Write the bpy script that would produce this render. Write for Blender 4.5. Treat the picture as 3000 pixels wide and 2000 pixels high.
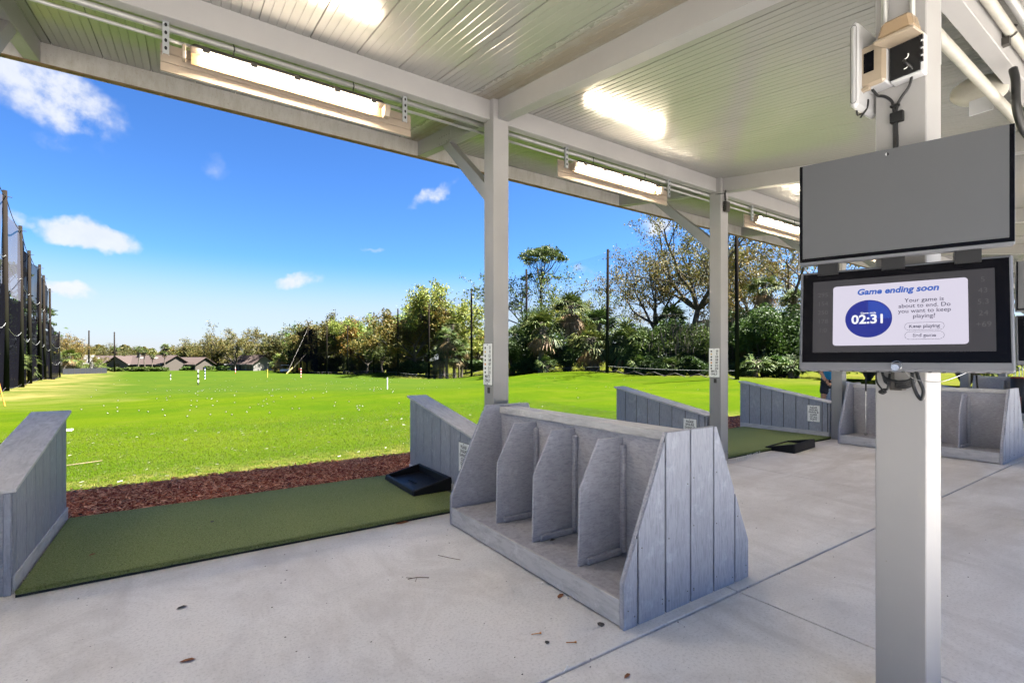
import bpy, math, random
import numpy as np
from mathutils import Vector, Matrix

random.seed(7); rng = np.random.default_rng(7)
S = bpy.context.scene
for o in list(bpy.data.objects): bpy.data.objects.remove(o)
COL = S.collection
R = math.radians
# ------------------------------------------------------------------ camera
# world: +X runs along the row of tee bays, +Y runs out over the range, Z up (metres)
YAW = R(-33.925)
cam = bpy.data.cameras.new('camera'); camo = bpy.data.objects.new('camera', cam); COL.objects.link(camo)
cam.sensor_width = 36; cam.lens = 36*1434/3000; cam.shift_y = 52/3000
cam.clip_start = .05; cam.clip_end = 3000
camo.location = (0, 0, 1.5); camo.rotation_euler = (R(90), 0, YAW)
S.camera = camo
# ------------------------------------------------------------------ light
SUN_EL, SUN_AZ = R(62), math.atan2(.84, -.54)
w = bpy.data.worlds.new('World'); S.world = w; w.use_nodes = True
sun = bpy.data.lights.new('sun', 'SUN'); suno = bpy.data.objects.new('sun', sun); COL.objects.link(suno)
sun.energy = 5.0; sun.angle = R(.53); sun.color = (1, .95, .87)
sdir = Vector((math.sin(SUN_AZ)*math.cos(SUN_EL), math.cos(SUN_AZ)*math.cos(SUN_EL), math.sin(SUN_EL)))
suno.rotation_euler = sdir.to_track_quat('Z', 'Y').to_euler()
suno.location = (0, 0, 60)
SKY_STRENGTH = .05
LAMP = 22.0
S.view_settings.view_transform = 'Standard'; S.view_settings.look = 'None'
S.view_settings.exposure = 3.3; S.view_settings.gamma = 1
S.render.engine = 'CYCLES'
S.cycles.use_denoising = True
S.cycles.max_bounces = 6; S.cycles.diffuse_bounces = 4; S.cycles.glossy_bounces = 3; S.cycles.transparent_max_bounces = 16
S.cycles.use_adaptive_sampling = True; S.cycles.adaptive_threshold = .03
S.cycles.sample_clamp_indirect = 6; S.cycles.caustics_reflective = False; S.cycles.caustics_refractive = False

FWD = Vector((.5579, .8299, 0)); RGT = Vector((.8299, -.5579, 0))
def rd(r, d): return RGT*r + FWD*d                    # right / ahead of the camera -> world
def at(px, d): return rd((px-1500)/1434*d, d)         # compass bearing given as picture column, at distance d

class Gr:
    """small node-graph helper"""
    def __init__(s, nt): s.t = nt; nt.nodes.clear()
    def n(s, typ, ins=None, **props):
        nd = s.t.nodes.new(typ)
        for k, v in props.items(): setattr(nd, k, v)
        for k, v in (ins or {}).items():
            so = nd.inputs[k]
            if isinstance(v, bpy.types.NodeSocket): s.t.links.new(v, so)
            else:
                if so.type == 'RGBA' and len(v) == 3: v = (*v, 1)
                so.default_value = v
        return nd
    def tc(s, kind='Object'): return s.n('ShaderNodeTexCoord').outputs[kind]
    def mapv(s, vec, sc=(1, 1, 1), rot=(0, 0, 0), loc=(0, 0, 0)):
        return s.n('ShaderNodeMapping', {'Vector': vec, 'Scale': sc, 'Rotation': rot, 'Location': loc}).outputs[0]
    def noise(s, vec, scale, detail=4, rough=.55, dist=0):
        return s.n('ShaderNodeTexNoise', {'Vector': vec, 'Scale': scale, 'Detail': detail, 'Roughness': rough, 'Distortion': dist}).outputs['Fac']
    def vor(s, vec, scale, feature='F1', out='Distance'):
        return s.n('ShaderNodeTexVoronoi', {'Vector': vec, 'Scale': scale}, feature=feature).outputs[out]
    def ramp(s, fac, stops, interp='LINEAR'):
        nd = s.n('ShaderNodeValToRGB', {'Fac': fac}); cr = nd.color_ramp; cr.interpolation = interp
        while len(cr.elements) < len(stops): cr.elements.new(.5)
        for e, (p, c) in zip(cr.elements, stops):
            e.position = p; e.color = (c, c, c, 1) if isinstance(c, (int, float)) else (*c, 1)
        return nd.outputs[0]
    def mix(s, fac, a, b, mode='MIX'):
        nd = s.n('ShaderNodeMix', data_type='RGBA', blend_type=mode)
        for i, v in ((0, fac), (6, a), (7, b)):
            so = nd.inputs[i]
            if isinstance(v, bpy.types.NodeSocket): s.t.links.new(v, so)
            else: so.default_value = v if isinstance(v, (int, float)) else (*v[:3], 1)
        return nd.outputs[2]
    def math(s, op, a, b=0.0, c=0.0, clamp=False):
        nd = s.n('ShaderNodeMath', operation=op, use_clamp=clamp)
        for i, v in enumerate((a, b, c)):
            if isinstance(v, bpy.types.NodeSocket): s.t.links.new(v, nd.inputs[i])
            else: nd.inputs[i].default_value = v
        return nd.outputs[0]
    def bump(s, h, strength=.3, dist=.01, normal=None):
        ins = {'Height': h, 'Strength': strength, 'Distance': dist}
        if normal: ins['Normal'] = normal
        return s.n('ShaderNodeBump', ins).outputs[0]
    def pbr(s, col, rough=.5, normal=None, spec=.5, metal=0.0, **kw):
        ins = {'Base Color': col, 'Roughness': rough, 'Specular IOR Level': spec, 'Metallic': metal}
        if normal: ins['Normal'] = normal
        ins.update(kw)
        return s.n('ShaderNodeBsdfPrincipled', ins).outputs[0]
    def out(s, sh): s.n('ShaderNodeOutputMaterial', {'Surface': sh})

# ------------------------------------------------------------------ sky
g = Gr(w.node_tree)
skyn = g.n('ShaderNodeTexSky', sky_type='NISHITA', sun_disc=False, sun_elevation=SUN_EL, sun_rotation=SUN_AZ % (2*math.pi), altitude=0, air_density=1.0, dust_density=.35, ozone_density=2.2)
skyc = g.mix(1.0, skyn.outputs[0], (.16, .16, .16), 'MULTIPLY')
skyc = g.n('ShaderNodeGamma', {'Color': skyc, 'Gamma': 1.3}).outputs[0]
skyc = g.mix(1.0, skyc, (1.5, 2.35, 3.3), 'MULTIPLY')
dvec = g.tc('Generated')
dz_ = g.n('ShaderNodeSeparateXYZ', {0: dvec}).outputs[2]
skyc = g.mix(g.ramp(dz_, [(0.0, .9), (.07, .70), (.19, 0)], 'EASE'), skyc, (1.68, 1.70, 1.83))
nz = g.noise(dvec, 9.0, 7, .6); nz2 = g.noise(dvec, 30.0, 5, .6)
def pixdir(x, y): return (RGT*((x-1500)/1434) + FWD + Vector((0, 0, (1052-y)/1434))).normalized()
clouds = [(170, 290, 125, 80, -.45, 1.0), (70, 220, 95, 55, 0, .9), (250, 350, 70, 45, -.3, .7), (210, 428, 75, 28, .1, .45), (275, 688, 105, 38, -.15, 1.0), (225, 665, 70, 34, 0, .9),
          (197, 850, 58, 24, 0, .95), (888, 818, 62, 26, .15, .8), (1272, 582, 85, 26, .5, .75), (55, 640, 40, 22, 0, .7), (640, 490, 34, 46, 0, .22),
          (1702, 797, 36, 18, .1, .6), (1925, 663, 46, 26, .1, .8), (1100, 726, 42, 9, .05, .3)]
blobs = [(pixdir(x, y), sx/1434, sy/1434, tl, st) for x, y, sx, sy, tl, st in clouds]
for i in range(5):
    a = R(75 + i*48 + random.uniform(-5, 5)); el = R(random.uniform(6, 50))
    d = FWD*math.cos(a) + RGT*math.sin(a)
    blobs.append(((d*math.cos(el) + Vector((0, 0, math.sin(el)))), random.uniform(.04, .11), random.uniform(.02, .05), random.uniform(-.2, .2), random.uniform(.6, 1)))
wn = g.n('ShaderNodeTexNoise', {'Vector': dvec, 'Scale': 11.0, 'Detail': 4.0, 'Roughness': .6}).outputs['Color']
wv = g.n('ShaderNodeVectorMath', {0: g.n('ShaderNodeVectorMath', {0: wn, 1: (.5, .5, .5)}, operation='SUBTRACT').outputs[0], 1: (.11, .11, .07)}, operation='MULTIPLY').outputs[0]
wd = g.n('ShaderNodeVectorMath', {0: dvec, 1: wv}, operation='ADD').outputs[0]
cm = None
for c, sx, sy, tl, st in blobs:
    rx = Vector((c.y, -c.x, 0)).normalized(); up = rx.cross(c)
    ax = (rx*math.cos(tl) + up*math.sin(tl))/sx; ay = (up*math.cos(tl) - rx*math.sin(tl))/sy
    dx = g.n('ShaderNodeVectorMath', {0: wd, 1: ax}, operation='DOT_PRODUCT').outputs['Value']
    dy = g.n('ShaderNodeVectorMath', {0: wd, 1: ay}, operation='DOT_PRODUCT').outputs['Value']
    fr = g.n('ShaderNodeVectorMath', {0: dvec, 1: c}, operation='DOT_PRODUCT').outputs['Value']
    r2 = g.math('ADD', g.math('MULTIPLY', dx, dx), g.math('MULTIPLY', dy, dy))
    m = g.math('MULTIPLY', g.math('SUBTRACT', 1.0, r2, clamp=True), st)
    m = g.math('MULTIPLY', m, g.math('GREATER_THAN', fr, .2))
    cm = m if cm is None else g.math('MAXIMUM', cm, m)
edge = g.math('ADD', g.math('MULTIPLY', g.math('SUBTRACT', nz, .5), 1.9), g.math('MULTIPLY', g.math('SUBTRACT', nz2, .5), .9))
cl = g.math('MULTIPLY', cm, g.math('ADD', .70, g.math('MULTIPLY', edge, 1.7)), clamp=True)
cl = g.ramp(cl, [(.04, 0), (.75, .92)], 'EASE')
ccol = g.mix(nz2, (1.55, 1.68, 1.95), (2.1, 2.14, 2.27))
skyc = g.mix(cl, skyc, ccol)
bg = g.n('ShaderNodeBackground', {'Color': skyc, 'Strength': SKY_STRENGTH})
g.n('ShaderNodeOutputWorld', {'Surface': bg.outputs[0]})

# ------------------------------------------------------------------ materials
MT = {}
def newmat(name):
    m = bpy.data.materials.new(name); m.use_nodes = True; MT[name] = m; return Gr(m.node_tree)
def simple(name, col, rough=.5, var=.12, scale=14, metal=0, spec=.5, bump=.0, **kw):
    g = newmat(name); v = g.tc(); nz = g.noise(v, scale, 5, .6)
    c = g.mix(nz, tuple(x*(1-var) for x in col), tuple(min(1, x*(1+var)) for x in col))
    nrm = g.bump(g.noise(v, scale*6, 4), bump, .004) if bump else None
    g.out(g.pbr(c, rough, nrm, spec, metal, **kw))
# concrete slab
g = newmat('concrete'); v = g.tc()
c = g.ramp(g.noise(v, .9, 5, .6, .4), [(.3, (.59, .575, .555)), (.5, (.68, .668, .65)), (.72, (.72, .71, .695))])
c = g.mix(g.ramp(g.noise(g.mapv(v, (1, .35, 1)), 2.2, 6, .65, .8), [(.52, 0), (.75, .42)]), c, (.34, .315, .29))
c = g.mix(g.ramp(g.noise(v, 60, 5, .8), [(.38, .5), (.5, 0)]), c, (.40, .39, .38))
c = g.mix(g.ramp(g.noise(v, 1.7, 6, .7, 1.2), [(.47, 0), (.66, .42)]), c, (.44, .42, .40))
c = g.mix(g.ramp(g.vor(v, 22), [(.035, .75), (.06, 0)]), c, (.12, .115, .11))
c = g.mix(g.ramp(g.noise(v, 6.5, 4, .7), [(.62, 0), (.72, .16)]), c, (.62, .62, .63))
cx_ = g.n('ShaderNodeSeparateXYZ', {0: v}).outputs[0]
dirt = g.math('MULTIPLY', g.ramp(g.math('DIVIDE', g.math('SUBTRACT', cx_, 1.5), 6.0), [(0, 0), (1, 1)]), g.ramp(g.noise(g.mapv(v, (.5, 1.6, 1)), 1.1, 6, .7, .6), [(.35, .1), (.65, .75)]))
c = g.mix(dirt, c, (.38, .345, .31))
rg = g.ramp(g.noise(v, 3, 4), [(.3, .52), (.7, .8)])
g.out(g.pbr(c, rg, g.bump(g.noise(v, 130, 3, .7), .25, .004, g.bump(g.noise(v, 5, 4), .12, .02)), .35))
simple('joint', (.03, .028, .025), .9)
# white paint on posts and beams
g = newmat('white_paint'); v = g.tc()
c = g.mix(g.noise(v, 3, 4), (.25, .243, .242), (.30, .292, .29))
c = g.mix(g.ramp(g.noise(g.mapv(v, (14, 14, 2.2)), 1.6, 5, .7), [(.6, 0), (.8, .35)]), c, (.36, .34, .28))
c = g.mix(g.ramp(g.vor(v, 9), [(.02, .8), (.035, 0)]), c, (.18, .15, .12))
g.out(g.pbr(c, .45, g.bump(g.noise(v, 40, 3), .06, .004), .3))
# fascia, mildewed
g = newmat('mildew_paint'); v = g.tc()
c = g.mix(g.noise(v, 2, 4), (.36, .345, .32), (.46, .44, .41))
c = g.mix(g.ramp(g.noise(g.mapv(v, (3, 3, .8)), 3.0, 7, .75), [(.45, 0), (.7, .65)]), c, (.27, .25, .19))
c = g.mix(g.ramp(g.noise(v, 60, 3, .8), [(.62, 0), (.7, .6)]), c, (.15, .12, .08))
g.out(g.pbr(c, .5))
# ceiling
g = newmat('ceiling_vinyl'); v = g.tc(); sx = g.n('ShaderNodeSeparateXYZ', {0: v})
c = g.mix(g.noise(v, .8, 4), (.235, .23, .215), (.285, .28, .263))
X = sx.outputs['X']
band = g.math('SUBTRACT', 1.0, g.math('ABSOLUTE', g.math('DIVIDE', g.math('SUBTRACT', X, 2.52), .30)), clamp=True)
st = g.math('MULTIPLY', band, g.math('ADD', .15, g.math('MULTIPLY', g.noise(v, 5, 8, .75), 1.6)))
stain = g.ramp(st, [(.35, 0), (.85, .8)])
c = g.mix(stain, c, (.24, .20, .145))
c = g.mix(g.ramp(g.vor(v, 6), [(.02, .7), (.03, 0)]), c, (.2, .17, .12))
wob = g.bump(g.noise(g.mapv(v, (2.2, .5, 1)), 1.2, 3, .5), .2, .03)
g.out(g.pbr(c, g.math('ADD', .19, g.math('MULTIPLY', stain, .5)), wob, .75))
# grey painted plywood of the racks and dividers
def paint_wood(name, c0, c1, rot=(0, 0, 0), sc=(1, 1, 1)):
    g = newmat(name); v = g.tc()
    ob = g.n('ShaderNodeObjectInfo').outputs['Random']
    off = g.n('ShaderNodeCombineXYZ', {0: g.math('MULTIPLY', ob, 9.0), 1: g.math('MULTIPLY', ob, 5.0), 2: ob}).outputs[0]
    v = g.n('ShaderNodeVectorMath', {0: v, 1: off}, operation='ADD').outputs[0]
    gv = g.mapv(v, sc, rot)
    grain = g.noise(gv, 9, 6, .65, .6)
    c = g.mix(g.noise(v, 3, 5, .6), c0, c1)
    c = g.mix(g.math('MULTIPLY', ob, .22), c, tuple(x*.8 for x in c0))
    c = g.mix(g.ramp(grain, [(.44, 0), (.66, .55)]), c, tuple(x*.55 for x in c0))
    c = g.mix(g.ramp(g.noise(v, 7, 5, .75), [(.55, 0), (.7, .4)]), c, tuple(min(1, x*1.35) for x in c1))
    c = g.mix(g.ramp(g.noise(gv, 26, 4, .7), [(.64, 0), (.72, .5)]), c, (.19, .18, .19))
    c = g.mix(g.ramp(g.vor(v, 11), [(.016, .9), (.026, 0)]), c, (.09, .08, .08))
    g.out(g.pbr(c, .58, g.bump(grain, .35, .004), .35))
paint_wood('grey_ply', (.345, .345, .385), (.42, .42, .46), sc=(2.5, 2.5, 9))
paint_wood('grey_plank', (.27, .285, .335), (.335, .35, .40), sc=(9, 9, 1.2))
paint_wood('grey_cap', (.46, .455, .455), (.55, .545, .54), sc=(3, .6, 3))
simple('groove', (.06, .06, .065), .9)
# turf mat
g = newmat('mat_turf'); v = g.tc()
c = g.mix(g.noise(v, 1.1, 4), (.135, .18, .058), (.195, .245, .085))
c = g.mix(g.ramp(g.noise(v, 95, 4, .85), [(.45, 0), (.62, .8)]), c, (.32, .35, .17))
c = g.mix(g.ramp(g.noise(v, 75, 4, .85), [(.36, .8), (.47, 0)]), c, (.014, .022, .008))
c = g.mix(g.ramp(g.vor(v, 8), [(.012, .9), (.02, 0)]), c, (.5, .5, .45))
g.out(g.pbr(c, .85, g.bump(g.noise(v, 110, 4, .85), 1.0, .01), .1))
simple('mat_rubber', (.012, .012, .012), .8)
# lawn
g = newmat('lawn'); v = g.tc('Object')
c = g.ramp(g.noise(v, .12, 5, .6, .5), [(.32, (0.0145, 0.0377, 0.0018)), (.5, (0.0243, 0.0453, 0.0014)), (.66, (0.0349, 0.0525, 0.0018))])
c = g.mix(g.ramp(g.noise(g.mapv(v, (1, .45, 1)), 1.1, 5, .65), [(.45, 0), (.75, .5)]), c, (0.0388, 0.0554, 0.0025))
c = g.mix(g.ramp(g.noise(v, 60, 3, .8), [(.45, 0), (.7, .6)]), c, (0.0509, 0.0650, 0.0065))
c = g.mix(g.ramp(g.noise(v, 45, 3, .8), [(.3, .6), (.48, 0)]), c, (0.0087, 0.0189, 0.0010))
sx = g.n('ShaderNodeSeparateXYZ', {0: v})
rr = g.math('ADD', g.math('MULTIPLY', sx.outputs[0], .8299), g.math('MULTIPLY', sx.outputs[1], -.5579))
dd = g.math('ADD', g.math('MULTIPLY', sx.outputs[0], .5579), g.math('MULTIPLY', sx.outputs[1], .8299))
c = g.mix(g.ramp(g.noise(g.mapv(v, (.25, 1.6, 1), (0, 0, R(34))), .55, 5, .6), [(.42, 0), (.62, .45)]), c, (0.0185, 0.0374, 0.0023))
turf2 = g.math('MULTIPLY', g.ramp(g.math('DIVIDE', g.math('SUBTRACT', g.math('ADD', dd, g.math('MULTIPLY', g.noise(v, .15, 3), 9.0)), 25.0), 6.0), [(0, 0), (1, 1)]), g.ramp(g.math('DIVIDE', g.math('SUBTRACT', 3.0, g.math('ADD', rr, g.math('MULTIPLY', dd, .08))), 8.0), [(0, 0), (1, 1)]))
c = g.mix(g.math('MULTIPLY', turf2, .7), c, g.mix(g.noise(g.mapv(v, (.3, 1, 1), (0, 0, R(34))), .5, 5, .6), (.012, .030, .0055), (.030, .046, .006)))
c = g.mix(g.ramp(g.noise(v, .42, 6, .7, .8), [(.50, 0), (.68, .45)]), c, (.045, .054, .006))
c = g.mix(g.ramp(g.noise(v, 3.1, 5, .75), [(.64, 0), (.74, .4)]), c, (.06, .054, .015))
# dry strip along the foot of the side net and beyond the pole line
side = g.math('ADD', g.math('ADD', g.math('MULTIPLY', rr, -.12), g.math('MULTIPLY', dd, -.095)), g.math('MULTIPLY', g.math('SUBTRACT', g.noise(v, .25, 4), .5), 1.3))
dry = g.math('MULTIPLY', g.math('MULTIPLY', g.ramp(side, [(0.0, 0), (.8, 1)]), g.ramp(g.math('DIVIDE', g.math('SUBTRACT', dd, 16.0), 6.0), [(0, 0), (1, 1)])), g.ramp(g.noise(v, .35, 5, .65), [(.35, .1), (.6, 1)]))
c = g.mix(g.math('MULTIPLY', dry, .8), c, (0.1176, 0.0941, 0.0353))
far = g.math('MULTIPLY', g.ramp(g.math('DIVIDE', g.math('SUBTRACT', g.math('ADD', rr, g.math('MULTIPLY', dd, .78)), 40.5), 4.0), [(0, 0), (1, 1)]), g.ramp(g.noise(v, .2, 4), [(.3, .3), (.6, 1)]))
c = g.mix(g.math('MULTIPLY', far, .55), c, (0.0756, 0.0630, 0.0168))
edge = g.math('MULTIPLY', g.ramp(g.math('SUBTRACT', 8.6, sx.outputs[1]), [(0.0, 0), (1, 1)]), g.ramp(g.noise(v, 5, 5, .7), [(.42, 0), (.6, .9)]))
c = g.mix(edge, c, (0.0924, 0.0798, 0.0252))
g.out(g.pbr(c, .8, g.bump(g.noise(v, 50, 3, .8), .6, .03, g.bump(g.noise(v, 1.0, 4), .3, .1)), .0))
def leafmat(name, cols, trans=.3, tint=True, rough=.6):
    g = newmat(name)
    rnd = g.n('ShaderNodeNewGeometry').outputs['Random Per Island']
    c = g.ramp(rnd, [(i/max(1, len(cols)-1), x) for i, x in enumerate(cols)])
    if tint: c = g.mix(1.0, c, g.n('ShaderNodeObjectInfo').outputs['Color'], 'MULTIPLY')
    d = g.pbr(c, rough, None, .25)
    t = g.n('ShaderNodeBsdfTranslucent', {'Color': c}).outputs[0]
    g.out(g.n('ShaderNodeMixShader', {0: trans, 1: d, 2: t}).outputs[0])
leafmat('grass_blade', [(0.0151, 0.0336, 0.0017), (0.0286, 0.0479, 0.0017), (0.0420, 0.0588, 0.0034), (0.0714, 0.0605, 0.0168)], .25, False)
leafmat('oak_leaf', [(0.0343, 0.0488, 0.0121), (0.0648, 0.0754, 0.0184), (0.0915, 0.0930, 0.0255), (0.1144, 0.0886, 0.0306)])
leafmat('green_leaf', [(0.0198, 0.0394, 0.0079), (0.0394, 0.0669, 0.0125), (0.0629, 0.0905, 0.0158), (0.0394, 0.0591, 0.0158)])
leafmat('lime_leaf', [(0.1013, 0.1472, 0.0230), (0.1565, 0.1934, 0.0323), (0.1841, 0.1841, 0.0369), (0.1105, 0.1196, 0.0276)])
leafmat('pine_leaf', [(0.0185, 0.0370, 0.0089), (0.0407, 0.0628, 0.0133), (0.0665, 0.0813, 0.0185)])
leafmat('palm_frond', [(0.0238, 0.0444, 0.0102), (0.0477, 0.0682, 0.0150), (0.0818, 0.0920, 0.0238)], .2)
leafmat('dead_frond', [(0.1510, 0.0961, 0.0480), (0.2059, 0.1441, 0.0824), (0.1098, 0.0686, 0.0343)], .2)
leafmat('moss', [(0.0396, 0.0378, 0.0299), (0.0704, 0.0660, 0.0510)], .3)
leafmat('bark_chip', [(0.1869, 0.0359, 0.0173), (0.3881, 0.0997, 0.0468), (0.5462, 0.1795, 0.0864), (0.9487, 0.4987, 0.2880), (0.2587, 0.0579, 0.0274)], 0, False, .75)
def bark(name, a, b):
    g = newmat(name); v = g.tc(); f = g.noise(g.mapv(v, (3, 3, .7)), 4, 6, .7)
    g.out(g.pbr(g.mix(f, a, b), .9, g.bump(f, .6, .03), .1))
bark('bark', (.028, .023, .019), (.10, .088, .073)); bark('palm_bark', (.055, .046, .038), (.15, .13, .105))
g = newmat('pole_wood'); v = g.tc(); f = g.noise(g.mapv(v, (8, 8, .3)), 3, 5, .7)
sz = g.n('ShaderNodeSeparateXYZ', {0: v}).outputs[2]
c = g.mix(f, (.009, .0075, .0065), (.019, .016, .0135))
alg = g.math('MULTIPLY', g.ramp(g.math('DIVIDE', sz, 7.0), [(0.0, 1), (.9, 0)]), g.noise(v, 1.3, 4))
c = g.mix(alg, c, (.014, .025, .010)); g.out(g.pbr(c, 1.0, None, .0))
def netmat(name, alpha, col=(.012, .012, .016)):
    g = newmat(name); v = g.tc()
    a = g.math('ADD', alpha, g.math('MULTIPLY', g.math('SUBTRACT', g.noise(g.mapv(v, (.5, .5, .12)), 1.4, 4), .5), .35 if alpha > .3 else .12), clamp=True)
    t = g.n('ShaderNodeBsdfTransparent').outputs[0]; d = g.n('ShaderNodeBsdfDiffuse', {'Color': col}).outputs[0]
    g.out(g.n('ShaderNodeMixShader', {0: a, 1: t, 2: d}).outputs[0])
netmat('net_dense', .92, (.0045, .0045, .0065)); netmat('net_mid', .74, (.005, .005, .007)); netmat('net_pale', .72, (.075, .075, .095)); netmat('net_faint', .10, (.03, .03, .03))  # one net is paler: its sunlit look is put into the colour
simple('black_plastic', (.010, .010, .011), .5, .3, spec=.25); simple('black_cable', (.010, .010, .011), .5, .2)
simple('black_gloss', (.003, .003, .004), .2, .0, spec=.06)
simple('galv', (.42, .44, .46), .38, .2, 20, .75); simple('conduit', (.30, .30, .29), .4, .15, 9, .35)
simple('steel', (.55, .55, .54), .25, .1, 20, 1.0); simple('dark_steel', (.05, .045, .04), .5, .3, 12, .4)
simple('silver_case', (.095, .098, .11), .45, .05, 30, .0)
simple('upper_panel', (.056, .058, .063), .42, .04, 3); simple('white_plastic', (.38, .38, .39), .35, .06)
simple('cream_vinyl', (.26, .215, .17), .7, .06, spec=.1)
simple('pvc_pipe', (.34, .325, .285), .4, .18, 12); simple('beige_plastic', (.26, .21, .155), .4, .18, 9)
simple('sign_white', (.80, .80, .78), .4, .03); simple('sign_black', (.012, .012, .014), .5)
simple('tan_trim', (.16, .105, .055), .7, spec=.1)
simple('sign_tan', (.62, .42, .14), .5); simple('sign_orange', (.62, .24, .03), .5)
simple('nail', (.05, .045, .04), .5); simple('concrete_path', (.45, .43, .40), .8, .15, 2)
simple('mulch_soil', (.05, .02, .013), .95, .4, 30, bump=.6)
simple('ball_white', (.12, .12, .115), .35, .02); simple('tee_white', (.80, .80, .78), .5, .03); simple('tee_orange', (.55, .22, .04), .5, .15)
simple('leaf_brown', (.20, .075, .025), .7, .35, 30); simple('leaf_dark', (.06, .055, .05), .8, .3, 30); simple('twig', (.14, .10, .07), .9, .3, 40)
simple('roof_shingle', (.026, .0145, .0115), .9, .25, 3); simple('roof_grey', (.07, .068, .065), .9, .2, 3)
simple('house_tan', (.045, .037, .03), .9, .15, 2); simple('house_grey', (.06, .06, .06), .9, .15, 2); simple('house_white', (.11, .105, .095), .85, .1, 2)
simple('window_dark', (.02, .022, .026), .15, .2); simple('fence_dark', (.006, .0075, .012), .8, .3, 3)
simple('red_paint', (.55, .025, .02), .5, .1); simple('yellow_paint', (.60, .44, .08), .5, .1); simple('orange_paint', (.68, .22, .03), .5, .1); simple('blue_paint', (.03, .05, .22), .5, .1)
simple('cart_white', (.7, .7, .68), .4, .05); simple('skin', (.42, .22, .145), .5, .08); simple('shirt_blue', (.02, .27, .62), .75, .1); simple('shorts_navy', (.012, .013, .028), .8, .2); simple('hair', (.06, .04, .028), .7, .3); simple('shoe', (.55, .55, .55), .6, .1)
simple('bag_red', (.16, .02, .02), .6, .2); simple('bag_black', (.014, .014, .018), .55, .3); simple('eye_dark', (.02, .015, .012), .3)
g = newmat('smoke_cover'); 
g.out(g.n('ShaderNodeMixShader', {0: .62, 1: g.n('ShaderNodeBsdfTransparent', {'Color': (.75, .62, .48, 1)}).outputs[0], 2: g.pbr((.42, .31, .20), .18, None, .6)}).outputs[0])
g = newmat('lamp_diffuser')
g.out(g.n('ShaderNodeMixShader', {0: .06, 1: g.n('ShaderNodeBsdfTransparent').outputs[0], 2: g.pbr((.16, .11, .065), .3, None, .5)}).outputs[0])
def emit(name, col, st, base=None, rough=.35):
    g = newmat(name); g.out(g.pbr(base or (0, 0, 0), rough, None, .12, **{'Emission Color': (*col, 1), 'Emission Strength': st}))
emit('tube_light', (1.0, .84, .64), LAMP)
K = .105                                                # display brightness at this exposure
emit('screen_dim', (.050, .047, .052), K, (.006, .006, .006), .3); emit('screen_text_dim', (.105, .10, .105), K, (.01, .01, .01))
emit('screen_card', (.70, .66, .78), K); emit('screen_blue', (.025, .035, .28), K); emit('screen_blue_light', (.035, .075, .42), K)
emit('screen_title', (.015, .10, .48), K); emit('screen_ink', (.02, .02, .06), K); emit('screen_white', (.95, .95, 1.0), K)

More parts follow.
